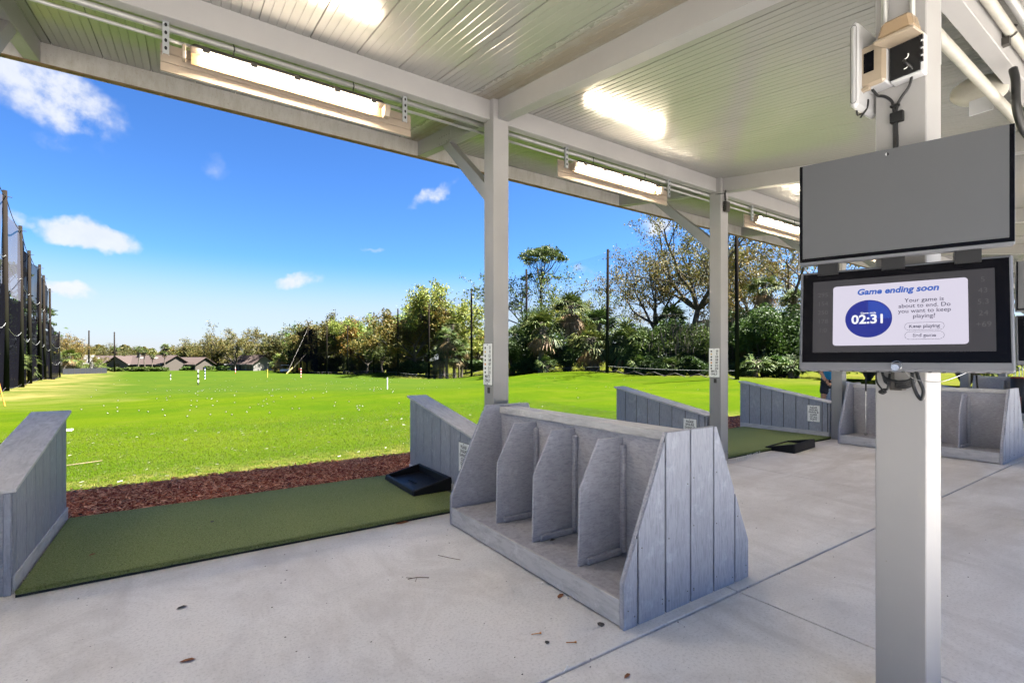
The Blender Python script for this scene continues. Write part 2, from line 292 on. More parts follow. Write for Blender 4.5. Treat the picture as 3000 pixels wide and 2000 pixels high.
# ------------------------------------------------------------------ mesh helpers
class MB:
    def __init__(s): s.v = []; s.f = []
    def add(s, vs, fs):
        b = len(s.v); s.v += [tuple(x) for x in vs]; s.f += [tuple(i+b for i in f) for f in fs]; return s
    def box(s, x0, x1, y0, y1, z0, z1):
        return s.add([(x0, y0, z0), (x1, y0, z0), (x1, y1, z0), (x0, y1, z0), (x0, y0, z1), (x1, y0, z1), (x1, y1, z1), (x0, y1, z1)],
                     [(0, 3, 2, 1), (4, 5, 6, 7), (0, 1, 5, 4), (1, 2, 6, 5), (2, 3, 7, 6), (3, 0, 4, 7)])
    def hexa(s, p): return s.add(p, [(0, 3, 2, 1), (4, 5, 6, 7), (0, 1, 5, 4), (1, 2, 6, 5), (2, 3, 7, 6), (3, 0, 4, 7)])
    def prism(s, poly, f0, f1):                        # poly: list of 2D; f0/f1: 2D -> 3D for the two ends
        n = len(poly)
        return s.add([f0(*p) for p in poly]+[f1(*p) for p in poly], [tuple(range(n))[::-1], tuple(range(n, 2*n))]+[(i, (i+1) % n, n+(i+1) % n, n+i) for i in range(n)])
    def xz(s, poly, y0, y1): return s.prism(poly, lambda x, z: (x, y0, z), lambda x, z: (x, y1, z))
    def yz(s, poly, x0, x1): return s.prism(poly, lambda y, z: (x0, y, z), lambda y, z: (x1, y, z))
    def xy(s, poly, z0, z1): return s.prism(poly, lambda x, y: (x, y, z0), lambda x, y: (x, y, z1))
    def tube(s, pts, rad, n=8, caps=True):
        pts = [Vector(p) for p in pts]; rad = rad if isinstance(rad, (list, tuple)) else [rad]*len(pts)
        b = len(s.v); prev = None
        for i, p in enumerate(pts):
            t = (pts[min(i+1, len(pts)-1)]-pts[max(i-1, 0)]).normalized()
            ref = prev if prev is not None else (Vector((0, 0, 1)) if abs(t.z) < .9 else Vector((1, 0, 0)))
            a = (ref - t*ref.dot(t)).normalized(); prev = a; c = t.cross(a)
            for k in range(n):
                an = 2*math.pi*k/n; s.v.append(tuple(p + (a*math.cos(an)+c*math.sin(an))*rad[i]))
        for i in range(len(pts)-1):
            for k in range(n): s.f.append((b+i*n+k, b+i*n+(k+1) % n, b+(i+1)*n+(k+1) % n, b+(i+1)*n+k))
        if caps: s.f.append(tuple(range(b, b+n))[::-1]); s.f.append(tuple(range(b+(len(pts)-1)*n, b+len(pts)*n)))
        return s
    def cyl(s, p0, p1, r, n=12, r2=None): return s.tube([p0, p1], [r, r if r2 is None else r2], n)
    def lathe(s, prof, o=(0, 0, 0), n=16):             # prof: (radius, z)
        b = len(s.v)
        for r, z in prof:
            for k in range(n): a = 2*math.pi*k/n; s.v.append((o[0]+r*math.cos(a), o[1]+r*math.sin(a), o[2]+z))
        for i in range(len(prof)-1):
            for k in range(n): s.f.append((b+i*n+k, b+i*n+(k+1) % n, b+(i+1)*n+(k+1) % n, b+(i+1)*n+k))
        return s
    def mesh(s, name, m, smooth=False):
        me = bpy.data.meshes.new(name); me.from_pydata(s.v, [], s.f); me.materials.append(MT[m])
        if smooth: me.polygons.foreach_set('use_smooth', [True]*len(me.polygons))
        return me
    def ob(s, name, m, parent=None, loc=(0, 0, 0), rz=0, bevel=0, smooth=False):
        o = bpy.data.objects.new(name, s.mesh(name, m, smooth)); COL.objects.link(o)
        o.location = loc; o.rotation_euler = (0, 0, rz); o.parent = parent
        if bevel:
            b = o.modifiers.new('bevel', 'BEVEL'); b.width = bevel; b.segments = 1; b.limit_method = 'ANGLE'
        return o
def npmesh(name, verts, n_per, m, extra=None):
    """verts: (N*n_per,3) array, every n_per verts one face"""
    N = len(verts)//n_per; me = bpy.data.meshes.new(name)
    me.vertices.add(len(verts)); me.vertices.foreach_set('co', verts.astype(np.float32).ravel())
    me.loops.add(len(verts)); me.loops.foreach_set('vertex_index', np.arange(len(verts), dtype=np.int32))
    me.polygons.add(N); me.polygons.foreach_set('loop_start', np.arange(0, N*n_per, n_per, dtype=np.int32))
    me.update(calc_edges=True); me.materials.append(MT[m]); return me
def empty(name, loc=(0, 0, 0), rz=0, parent=None):
    o = bpy.data.objects.new(name, None); COL.objects.link(o); o.location = loc; o.rotation_euler = (0, 0, rz); o.parent = parent
    o.empty_display_size = .1; return o
def tag(o, label=None, cat=None, group=None, kind=None):
    if label: o['label'] = label
    if cat: o['category'] = cat
    if group: o['group'] = group
    if kind: o['kind'] = kind
    return o
def linked(name, me, parent=None, loc=(0, 0, 0), rz=0, sc=1):
    o = bpy.data.objects.new(name, me); COL.objects.link(o); o.location = loc; o.rotation_euler = (0, 0, rz); o.parent = parent
    if sc != 1: o.scale = (sc,)*3 if isinstance(sc, (int, float)) else sc
    return o
def copy_tree(o, parent=None):
    c = o.copy(); COL.objects.link(c); c.parent = parent
    for ch in list(o.children): copy_tree(ch, c)
    return c
def smooth_path(pts, k=5):
    P = [Vector(p) for p in pts]; P = [P[0]*2-P[1]]+P+[P[-1]*2-P[-2]]; out = []
    for i in range(1, len(P)-2):
        for j in range(k):
            t = j/k; a, b, c, d = P[i-1:i+3]
            out.append(.5*((2*b)+(c-a)*t+(2*a-5*b+4*c-d)*t*t+(3*b-a-3*c+d)*t**3))
    out.append(P[-2]); return out
def text(s, size, loc, xdir, mat, parent=None, align='CENTER', bold=0.0, shear=0.0, name='lettering', up=(0, 0, 1), sx=1.0):
    cu = bpy.data.curves.new('t', 'FONT'); cu.body = s; cu.size = size; cu.align_x = align; cu.align_y = 'CENTER'; cu.offset = bold; cu.shear = shear; cu.resolution_u = 3
    tmp = bpy.data.objects.new('t', cu); me = bpy.data.meshes.new_from_object(tmp)
    bpy.data.objects.remove(tmp); bpy.data.curves.remove(cu)
    me.materials.clear(); me.materials.append(MT[mat]); me.name = name
    x = Vector(xdir).normalized(); u = Vector(up).normalized(); nrm = x.cross(u)
    me.transform(Matrix(((x.x*sx, u.x, nrm.x, loc[0]), (x.y*sx, u.y, nrm.y, loc[1]), (x.z*sx, u.z, nrm.z, loc[2]), (0, 0, 0, 1))))
    o = bpy.data.objects.new(name, me); COL.objects.link(o); o.parent = parent; return o
# ------------------------------------------------------------------ ground
def sst(x, a, b):
    t = np.clip((x-a)/(b-a), 0, 1); return t*t*(3-2*t)
def ground(r, d):
    r = np.asarray(r, float); d = np.asarray(d, float)
    y = -.5579*r+.8299*d
    s = np.log1p(np.exp(np.clip((d-14)/3, -30, 30)))*3
    s = np.minimum(s, 230)
    z = -.035-.021*(1-sst(r+.12*np.maximum(d-50, 0), -7, 3))*s
    f = sst(y, 9.5, 17)
    und = .16*np.sin(d*.30+r*.06+1.1)*np.exp(-((d-28)/16)**2)+.13*np.sin(r*.21+d*.11)*np.exp(-((d-45)/40)**2)+.22*np.sin(d*.13-r*.05)*np.exp(-((d-75)/45)**2)
    mound = .5*np.exp(-(((r-6)/6)**2+((d-45)/5)**2))+.9*np.exp(-(((r+21)/7)**2+((d-84)/7)**2))+.55*np.exp(-(((r+62)/22)**2+((d-92)/14)**2))+.2*np.exp(-(((r-14)/5)**2+((d-36)/4)**2))
    return z+f*(und+mound)
def gz(p): return float(ground(p.x*.8299-p.y*.5579, p.x*.5579+p.y*.8299))
def onground(px, d):
    p = at(px, d); p.z = gz(p); return p
dl = np.unique(np.concatenate([np.linspace(-80, 4, 12), np.linspace(4, 40, 73), np.linspace(40, 130, 70), np.geomspace(130, 900, 24)]))
rl = np.unique(np.concatenate([-np.geomspace(60, 700, 16), np.linspace(-60, 45, 120), np.geomspace(45, 700, 16)]))
RR, DD = np.meshgrid(rl, dl); ZZ = ground(RR, DD)
co = np.stack([.8299*RR+.5579*DD, -.5579*RR+.8299*DD, ZZ], -1).reshape(-1, 3)
nr = len(rl); fs = [(i*nr+j, i*nr+j+1, (i+1)*nr+j+1, (i+1)*nr+j) for i in range(len(dl)-1) for j in range(nr-1)]
me = bpy.data.meshes.new('ground'); me.from_pydata(co.tolist(), [], fs); me.materials.append(MT['lawn']); me.polygons.foreach_set('use_smooth', [True]*len(fs))
tag(linked('ground', me), 'rolling green lawn of the practice range', kind='structure')
# concrete floor: slabs with open joints
fl = tag(empty('floor'), 'pale concrete floor slabs under the shelter', kind='structure')
xs = [-21.96+3.56*i for i in range(8)]; xs = [-22.0, -18.4, -14.85, -11.26, -7.7, -4.14, -.58-.0, 2.98, 6.54, 10.1, 13.66, 17.22, 20.8, 24.4, 28, 31.6]
ys = [-4.0, 1.81, 6.06]
for i in range(len(xs)-1):
    for j in range(len(ys)-1):
        # the slab left of the first bay has no joint in view, so two slabs are cast as one there
        if xs[i] == 2.98-3.56 or xs[i] == -.58: x0, x1 = -4.14, 2.98
        elif xs[i] == -4.14: continue
        else: x0, x1 = xs[i], xs[i+1]
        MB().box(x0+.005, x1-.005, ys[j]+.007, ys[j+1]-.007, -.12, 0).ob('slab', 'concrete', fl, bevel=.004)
MB().box(-22, 31.6, -4.0, 6.05, -.20, -.03).ob('joint_filler', 'joint', fl)
tag(MB().box(-40, 50, -16, -4.01, -.2, -.02).ob('path', 'concrete_path'), 'unseen concrete path added behind the shelter to bounce sunlight', kind='structure')  # unseen pale ground, added to bounce sunlight under the roof
# mulch bed
tag(MB().box(-22, 31, 6.07, 7.52, -.2, -.02).ob('mulch_bed', 'mulch_soil'), 'dark soil under the bark mulch strip', kind='structure')
def chips(x0, x1, n):
    x = rng.uniform(x0, x1, n); y = 6.08+rng.beta(1.1, 1.1, n)*1.34+rng.normal(0, .03, n)+.10*np.sin(x*1.3)*(rng.random(n) > .7); z = -.012+rng.random(n)*.035
    L = rng.uniform(.012, .042, n); W = rng.uniform(.005, .014, n); a = rng.normal(0, .9, n); tl = rng.normal(0, .35, n); rl_ = rng.normal(0, .5, n)
    dx = np.stack([np.cos(a)*np.cos(tl), np.sin(a)*np.cos(tl), np.sin(tl)], -1)*L[:, None]
    dy = np.stack([-np.sin(a)*np.cos(rl_), np.cos(a)*np.cos(rl_), np.sin(rl_)], -1)*W[:, None]
    up = np.cross(dx, dy); up /= np.linalg.norm(up, axis=1)[:, None]; up *= .004
    c = np.stack([x, y, z], -1)
    V = np.stack([c-dx, c-dy*1.0+dx*.1, c+dx, c+dy-dx*.1, c+up*1.5], 1).reshape(-1, 3)
    idx = np.arange(n)[:, None]*5; tri = np.concatenate([idx+[0, 1, 4], idx+[1, 2, 4], idx+[2, 3, 4], idx+[3, 0, 4]], 1).reshape(-1, 3)
    me = bpy.data.meshes.new('mulch'); me.from_pydata(V.tolist(), [], tri.tolist()); me.materials.append(MT['bark_chip']); return me
tag(linked('mulch', chips(-1.6, 3.2, 17000)), 'reddish brown bark mulch strip between mat and lawn', 'mulch', kind='stuff')
tag(linked('mulch', chips(3.2, 16, 9000)), 'reddish bark mulch further along past the next posts', 'mulch', kind='stuff')
# grass blades on the near lawn
def blades(n, x0, x1, y0, y1, h):
    y = y0+(y1-y0)*(1-np.sqrt(1-rng.random(n)**1.5)); x = x0+(x1-x0)*rng.random(n)*(.55+.45*(y-y0)/(y1-y0)); x = rng.uniform(x0, x1, n)
    z = ground(x*.8299-y*.5579, x*.5579+y*.8299)
    a = rng.uniform(0, 6.28, n); hh = h*rng.uniform(.5, 1.3, n); wd = rng.uniform(.0025, .005, n)*(1+.12*(y-y0)); ln = rng.normal(0, .6, (n, 2))*hh[:, None]
    b = np.stack([x, y, z-.004], -1); d = np.stack([np.cos(a)*wd, np.sin(a)*wd, np.zeros(n)], -1)
    tip = b+np.stack([ln[:, 0], ln[:, 1], hh], -1)
    return npmesh('grass', np.stack([b-d, b+d, tip], 1).reshape(-1, 3), 3, 'grass_blade')
tag(linked('grass', blades(170000, -4, 10.5, 7.30, 16, .018)), 'short bright green turf blades beyond the mulch strip', 'grass', kind='stuff')

# ------------------------------------------------------------------ shelter
PX = [2.55+3.8*k for k in range(-4, 8)]; PW = .18; Y0, YI = 4.12, .723
def zc(y): return 4.085+.16*(y-4.15)                   # underside of the ceiling
sh = tag(empty('open_shelter', (0, 0, 0)), 'long white open-sided shelter with ribbed ceiling over the tee bays', 'shelter')
for k, x in enumerate(PX):
    p = MB().box(x, x+PW, Y0, Y0+PW, 0, zc(Y0)+.02).ob('post', 'white_paint', sh, bevel=.004)
    for z in (.06, .16):                               # anchor bolts at the foot
        b = MB(); b.cyl((x+.13, Y0, z), (x+.13, Y0-.012, z), .014, 8); b.cyl((x+.13, Y0-.012, z), (x+.13, Y0-.03, z), .008, 6); b.ob('bolt', 'galv', p)
    MB().box(x, x+PW, YI, YI+PW, 0, zc(YI)+.02).ob('post', 'white_paint', sh, bevel=.004)
    bx0, bx1 = x+.055, x+.17
    for ya, yb in ((-1.12, YI), (YI+PW, Y0), (Y0+PW, 6.13)):   # cross beams following the roof slope
        q = [(bx, y, zc(y)+dz) for dz in (-.19, .01) for bx, y in ((bx0, ya), (bx1, ya), (bx1, yb), (bx0, yb))]
        MB().hexa(q).ob('cross_beam', 'white_paint', sh, bevel=.003)
    # knee brace and nail plate
    y0, z0, y1, z1 = Y0+PW, 3.06, 5.42, zc(5.42)-.19
    q = [(y0, z0), (y0, z0+.19), (y1-.2, zc(y1-.2)-.19), (y1, z1)]
    MB().yz(q, x+.065, x+.16).ob('knee_brace', 'white_paint', sh, bevel=.003)
    gp = MB().yz([(5.15, zc(5.15)-.20), (5.15, zc(5.15)-.06), (5.50, zc(5.5)-.08), (5.50, zc(5.5)-.20)], x+.050, x+.0545).ob('nail_plate', 'white_paint', sh)
    if 3 <= k <= 6:
        n = MB()
        for i in range(5):
            for j in range(2): yy = 5.19+i*.065; zz = zc(yy)-.175+j*.075; n.cyl((x+.05, yy, zz), (x+.047, yy, zz), .005, 6)
        n.ob('nail', 'nail', gp)
    if k+1 < len(PX):
        x2 = PX[k+1]
        for yb, zz in ((4.19, zc(4.19)), (YI+.077, zc(YI+.077))):
            MB().box(x+PW-(.0), x2, yb, yb+.09, zz-.195, zz+.012).ob('long_beam', 'white_paint', sh, bevel=.003)
X0, X1 = PX[0]-.3, PX[-1]+.5
MB().hexa([(x, y, z) for z in (4.21, 4.47) for x, y in ((X0, 6.13), (X1, 6.13), (X1, 6.165), (X0, 6.165))]).ob('fascia', 'mildew_paint', sh)
MB().box(X0, X1, 6.12, 6.19, 4.202, 4.21).ob('drip_edge', 'tan_trim', sh)
MB().box(X0, X1, -1.16, -1.12, 3.0, 3.33).ob('fascia', 'white_paint', sh)
q = [(x, y, zc(y)+dz) for dz in (.035, .10) for x, y in ((X0, -1.28), (X1, -1.28), (X1, 6.32), (X0, 6.32))]
MB().hexa(q).ob('roof_deck', 'galv', sh)
ce = empty('ceiling', (0, 0, 0), 0, sh)
# one ribbed panel profile, .371 wide with six ribs
pw = .371; prof = []
for i in range(6):
    a = i*pw/6
    g0 = .006 if i == 0 else .0035
    dp = .016 if i == 0 else .004
    prof += [(a, dp), (a+g0, dp), (a+g0+.003, 0), (a+pw/6-.002, 0)]
prof.append((pw, .016))
mb = MB()
for yy in (-1.12, 6.13):
    for px_, dz in prof: mb.v.append((px_, yy, zc(yy)+dz))
n = len(prof); mb.f = [(i, i+1, n+i+1, n+i) for i in range(n-1)]
pme = mb.mesh('ceiling_panel', 'ceiling_vinyl')
i = 0; x = -1.008-pw*35
while x < X1-pw:
    # object coordinates stay those of the whole ceiling, so stains follow the real place
    me = pme.copy(); me.transform(Matrix.Translation((x, 0, 0))); linked('ceiling_panel', me, ce); x += pw

# ------------------------------------------------------------------ bag racks
def rack_top(x):
    ax = abs(x)
    return 1.065 if ax <= .245 else 1.065-(ax-.245)/(.61-.245)*(1.065-.26)
def strip_poly(x0, x1):
    xs = sorted({x0, x1}|{b for b in (-.245, .245) if x0 < b < x1})
    return [(x0, 0), (x1, 0)]+[(x, rack_top(x)) for x in reversed(xs)]
def make_rack():
    r = empty('bag_rack')
    seams = [-.61, -.498, -.262, -.025, .213, .451, .61]
    full = [(-.61, 0), (.61, 0), (.61, .26), (.245, 1.065), (-.245, 1.065), (-.61, .26)]
    for sgn in (-1, 1):
        yb = 1.035*sgn
        ep = MB().xz(full, yb-.011, yb+.011).ob('end_panel', 'grey_ply', r, bevel=.002); MB().xz([(x*.985, z*.99+.004) for x, z in full], *sorted((yb+sgn*.0111, yb+sgn*.0125))).ob('groove_backing', 'groove', ep)
        for a, b in zip(seams[:-1], seams[1:]):
            yo = sorted((yb+sgn*.0128, yb+sgn*.026))
            pl = MB().xz(strip_poly(a+(.007 if a > -.6 else -.002), b-(.007 if b < .6 else -.002)), *yo).ob('plank', 'grey_plank', ep, bevel=.002)
        n = MB(); rn = random.Random(5)
        for a, b in zip(seams[:-1], seams[1:]):
            for zz in (.05, .09, .45, .75):
                xx = rn.choice((a+.03, b-.03)); zz += rn.uniform(-.02, .02)
                if zz < rack_top(xx)-.03: n.cyl((xx, yb+sgn*.0258, zz), (xx, yb+sgn*.028, zz), .004, 6)
        n.ob('nail', 'nail', ep)
    MB().box(-.08, .08, -1.0235, 1.0235, .0, .985).ob('center_panel', 'grey_ply', r, bevel=.002)
    MB().box(-.10, .10, -1.022, 1.022, .9855, 1.042).ob('cap_rail', 'grey_cap', r, bevel=.004)
    dv = [(-.49, .151), (-.081, .151), (-.081, .958), (-.31, .962), (-.48, .645)]
    for sx in (-1, 1):
        MB().box(*sorted((sx*.588, sx*.0805)), -1.022, 1.022, .128, .15).ob('shelf', 'grey_ply', r)
        MB().box(*sorted((sx*.609, sx*.5885)), -1.0225, 1.0225, .012, .158).ob('toe_board', 'grey_cap', r, bevel=.003)
        for y in (-.545, -.04, .462):
            poly = [(sx*a, b) for a, b in dv]
            d = MB().xz(poly if sx < 0 else poly[::-1], y-.009, y+.009).ob('divider', 'grey_ply', r, bevel=.002)
            MB().box(*sorted((sx*.118, sx*.0812)), y-.045, y-.0092, .17, .91).ob('cleat', 'grey_ply', d, bevel=.006)
            MB().box(*sorted((sx*.43, sx*.1185)), y-.034, y-.0092, .1505, .20).ob('cleat', 'grey_ply', d, bevel=.008)
    return r
rk = make_rack(); RX = 2.63
for i, (k, lab) in enumerate(((0, 'grey painted wooden bag rack with three dividers in front, nearest the camera'), (2, 'grey wooden bag rack partly hidden behind the monitor pillar'), (4, 'distant grey wooden bag rack seen under the monitor, holding a golf bag'))):
    o = rk if i == 0 else copy_tree(rk)
    o.location = (RX+3.8*k+(.06 if k else 0), 2.955-(.02 if k else 0), 0); tag(o, lab, 'bag rack', 'wooden bag racks by the posts')

# ------------------------------------------------------------------ tee dividers
def make_divider():
    r = empty('tee_divider'); W = .21; ya, yb = 0, 1.77; za, zb = .665, .985
    zt = lambda y: za+(zb-za)*(y-ya)/(yb-ya)
    for x0, x1 in ((.006, .016), (W-.016, W-.006)):
        MB().yz([(ya+.01, .002), (yb-.002, .002), (yb-.002, zt(yb)), (ya+.01, zt(ya))], x0, x1).ob('backing', 'groove', r)
    ss = [0.0, .018, .115, .355, .60, .843, 1.085, 1.325, 1.57, 1.77]
    for a, b in zip(ss[:-1], ss[1:]):
        if a == 0: continue
        for x0, x1 in ((-.006, .0058), (W-.0058, W+.006)):
            MB().yz([(a+.007, .10), (b-.007, .10), (b-.007, zt(b)-.001), (a+.007, zt(a)-.001)], x0, x1).ob('plank', 'grey_plank', r, bevel=.002)
    for x0, x1 in ((-.018, -.0063), (W+.0063, W+.018)):
        MB().box(x0, x1, .0, 1.775, .004, .115).ob('kick_board', 'grey_cap', r, bevel=.003)
    for y0, y1, zz in ((-.008, .0095, za), (1.7702, 1.785, zb)):
        MB().box(.0, W, y0, y1, .004, zz-.006).ob('end_board', 'grey_ply', r, bevel=.003)
    for x in (-.008, W-.03):
        MB().box(x, x+.038, -.022, -.0085, .004, za-.012).ob('corner_trim', 'grey_plank', r, bevel=.003)
    y0, y1 = -.045, 1.815; q = [(x, y, zt(y)+dz) for dz in (.0005, .026) for x, y in ((-.035, y0), (W+.035, y0), (W+.035, y1), (-.035, y1))]
    MB().hexa(q).ob('cap_board', 'grey_cap', r, bevel=.004)
    return r
td = make_divider()
for i, (x, lab) in enumerate(((-1.12, 'grey sloping tee divider cut off by the left edge of the photo'), (2.505, 'grey sloping tee divider behind the nearest post and rack'),
        (6.36, 'grey sloping tee divider between the two front posts, above the rack'), (10.2, 'grey sloping tee divider with its whole swing sign in view'), (14.0, 'far tee divider mostly hidden behind the monitor pillar'), (17.8, 'farthest tee divider, a pale sliver under the monitor'))):
    o = td if i == 0 else copy_tree(td)
    o.location = (x, 4.365, 0); tag(o, lab, 'tee divider', 'sloping dividers between tee bays')

# ------------------------------------------------------------------ signs
def board_sign(name, lab, cat, group, x, y, z, w_, h_, rows, size, dots=None):
    """flat white board facing -X; y,z its centre"""
    s = tag(empty(name, (x, y, z)), lab, cat, group)
    b = MB().box(-.006, 0, -w_/2, w_/2, -h_/2, h_/2).ob('board', 'sign_white', s, bevel=.001)
    MB().box(-.0005, .004, -w_/2-.004, w_/2+.004, -h_/2-.004, h_/2+.004).ob('edge', 'sign_black', s)
    for zz in (h_/2-.012, -h_/2+.012): MB().cyl((-.006, 0, zz), (-.010, 0, zz), .005, 8).ob('screw', 'sign_black', s)
    n = len(rows); st = (h_-.045)/n
    for i, t in enumerate(rows):
        zz = h_/2-.0225-st*(i+.5)
        if dots and i < len(dots):
            text(t, size, (-.0065, -w_*.40, zz), (0, -1, 0), 'sign_black', s, 'RIGHT', .0012, sx=.82)
            MB().prism([(math.cos(a)*.0125, math.sin(a)*.0125) for a in [k*math.pi/8 for k in range(16)]], lambda p, q, zz=zz: (-.0061, w_*.27+p, zz+q), lambda p, q, zz=zz: (-.0072, w_*.27+p, zz+q)).ob('dot', dots[i], s)
        else: text(t, size, (-.0065, 0, zz), (0, -1, 0), 'sign_black', s, 'CENTER', .0012, sx=.9)
    return s
dts = ['sign_black', 'sign_tan', 'sign_black', 'sign_black', 'sign_orange', 'sign_black', 'sign_black']
for px, rows, lab, lab2 in ((2.55, ['51', '91', '121', '168', '187', '211', '231', 'MATS', 'ONLY'], 'white distance sign starting at 51 yards on the nearest post', 'small dark metal tag under the sign on the nearest post'),
                      (6.35, ['50', '91', '120', '168', '187', '212', '230', 'MATS', 'ONLY'], 'white distance sign starting at 50 yards on the second post', 'small dark metal tag under the sign on the second post')):
    board_sign('distance_sign', lab, 'sign', 'yardage signs on posts', px-.002, Y0+.10, 1.45, .165, .415, rows, .043, dts)
    t = tag(MB().box(-.006, 0, -.022, .022, -.03, .03).ob('metal_tag', 'dark_steel', None, (px-.001, Y0+.085, 1.19), bevel=.002), lab2, 'tag', 'metal tags on posts')
for x, lab in ((2.497, 'white swing-clear sign half hidden by the nearest rack'), (6.352, 'white swing-clear sign cut off by the nearest rack end'), (10.192, 'white swing-clear sign fully visible on the tee divider')):
    board_sign('swing_sign', lab, 'sign', 'swing warning signs', x, 4.365+.265, .445, .225, .315, ['PLEASE', 'ENSURE', 'SWING IS', 'CLEAR', 'OF ALL', 'POSTS'], .047)

# ------------------------------------------------------------------ mats and ball trays
def make_mat(x0, x1, lab):
    m = tag(empty('tee_mat', ((x0+x1)/2, 5.16, 0)), lab, 'mat', 'green tee mats'); hx = (x1-x0)/2
    MB().box(-hx, hx, -.86, .86, .0005, .016).ob('rubber_base', 'mat_rubber', m)
    nx, ny = 40, 20; top = MB(); rn = random.Random(3)
    poly = []
    for i in range(nx+1): poly.append((-hx+2*hx*i/nx, -.868+rn.uniform(-.004, .004)))
    for i in range(nx+1): poly.append((hx-2*hx*i/nx, .865+rn.uniform(-.004, .004)))
    top.xy(poly, .0162, .040); top.ob('turf_top', 'mat_turf', m, bevel=.008)
    n_ = 14000; x = rng.uniform(-hx, hx, n_); y = np.where(rng.random(n_) < .5, -.868+np.abs(rng.normal(0, .02, n_)), rng.uniform(-.86, .86, n_))
    hh = rng.uniform(.004, .010, n_); d = rng.normal(0, .003, (n_, 2)); ln = rng.normal(0, .006, (n_, 2)); b = np.stack([x, y, np.full(n_, .036)], -1); dd = np.concatenate([d, np.zeros((n_, 1))], 1)
    tip = b+np.stack([ln[:, 0], ln[:, 1], hh], -1)
    tag(linked('turf_pile', npmesh('turf_pile', np.stack([b-dd, b+dd, tip], 1).reshape(-1, 3), 3, 'mat_turf'), m), kind='stuff')
make_mat(-.875, 2.44, 'wide green turf mat in the nearest bay'); make_mat(2.80, 6.28, 'green turf mat behind the nearest rack'); make_mat(6.62, 10.14, 'green turf mat beside the rubber ball tray and tee row'); make_mat(10.5, 13.9, 'far green turf mat under the golfer')
def make_tray(loc, rz, lab):
    t = tag(empty('ball_tray', loc, rz), lab, 'ball tray', 'black rubber ball trays')
    L, W = .90, .46
    MB().hexa([(-W/2, -L/2, 0), (W/2, -L/2, 0), (W/2, L/2, 0), (-W/2, L/2, 0), (-W/2+.03, -L/2+.03, .022), (W/2-.03, -L/2+.03, .045), (W/2-.03, L/2-.03, .045), (-W/2+.03, L/2-.03, .022)]).ob('tray_floor', 'black_plastic', t)
    for n_, q in (('rim', [(-W/2, -L/2), (W/2, -L/2), (W/2, -L/2+.028), (-W/2, -L/2+.028)]), ('rim', [(-W/2, L/2-.028), (W/2, L/2-.028), (W/2, L/2), (-W/2, L/2)]), ('rim', [(W/2-.028, -L/2+.0285), (W/2, -L/2+.0285), (W/2, L/2-.0285), (W/2-.028, L/2-.0285)]), ('rim', [(-W/2, -L/2+.0285), (-W/2+.028, -L/2+.0285), (-W/2+.028, L/2-.0285), (-W/2, L/2-.0285)])):
        MB().hexa([(x, y, .0) for x, y in q]+[(x*.97, y*.985, .055+.09*(x/W+.5)) for x, y in q]).ob(n_, 'black_plastic', t, bevel=.008)
    tx = MB()
    for i in range(7): tx.box(-.07+.012*(i % 2), -.045+.012*(i % 2), -.09+i*.03, -.075+i*.03, .036, .041)
    tx.ob('embossing', 'black_plastic', t)
    return t
make_tray((2.27, 5.36, .041), 0, 'black rubber ball tray on the nearest mat by the divider')
make_tray((8.48, 4.22, .002), R(-84), 'black rubber ball tray on the concrete beside the second mat')
# ------------------------------------------------------------------ fluorescent lamps, wind boards, conduit
def make_lamp():
    f = empty('strip_light'); L = 1.49
    MB().xz([(-.0, 0)]*0+[(0, .0), (L, .0), (L, .03), (0, .03)], -.03, .03) if False else None
    MB().hexa([(.02, -.055, .10), (L-.02, -.055, .10), (L-.02, .055, .10), (.02, .055, .10), (.05, -.04, .135), (L-.05, -.04, .135), (L-.05, .04, .135), (.05, .04, .135)]).ob('housing', 'dark_steel', f, bevel=.006)
    pr = [(-.052, .098), (-.046, .045), (-.025, .012), (.025, .012), (.046, .045), (.052, .098)]
    MB().prism(pr, lambda y, z: (.0, y, z), lambda y, z: (L, y, z)).ob('diffuser', 'lamp_diffuser', f, bevel=.004)
    for x in (.0, L): MB().prism([(-.054, .10), (-.05, .05), (-.028, .008), (.028, .008), (.05, .05), (.054, .10)], lambda y, z, x=x: (x-.025, y, z), lambda y, z, x=x: (x-.001 if x == 0 else x+.025, y, z)).ob('end_cap', 'beige_plastic', f, bevel=.004)
    MB().box(.03, L-.03, .038, .044, .016, .098).ob('light_shield', 'tan_trim', f)  # opaque plate added to keep tube light off the board behind
    for y in (-.022, .020): MB().cyl((.09, y, .062), (L-.09, y, .062), .013, 10).ob('tube', 'tube_light', f, smooth=True)
    for i in range(5): MB().box(.10+i*.31, .145+i*.31, -.066, -.0555, .075, .115).ob('clip', 'dark_steel', f)
    for x in (.30, 1.2):
        MB().tube([(x, 0, .13), (x, 0, .17), (x+.008, 0, .20), (x, 0, .235)], .005, 6).ob('hanger', 'black_cable', f)
    return f
def make_bracket():
    b = MB(); prof = [(-.02, -.115), (.02, -.115), (.02, .115), (-.02, .115)]
    b.box(-.02, .02, -.004, .0, -.125, .115); b.box(-.02, -.0165, .0002, .022, -.125, .115); b.box(.0165, .02, .0002, .022, -.125, .115); b.box(-.02, .02, .022, .09, .112, .118)
    o = b.ob('strut_bracket', 'galv', None, bevel=.002)
    for i in range(4):
        z = -.085+i*.055
        MB().prism([(math.cos(a)*.009, math.sin(a)*.014) for a in [k*math.pi/5 for k in range(10)]], lambda x, q, z=z: (x, -.0042, z+q), lambda x, q, z=z: (x, -.0050, z+q)).ob('slot', 'black_plastic', o)
    return o
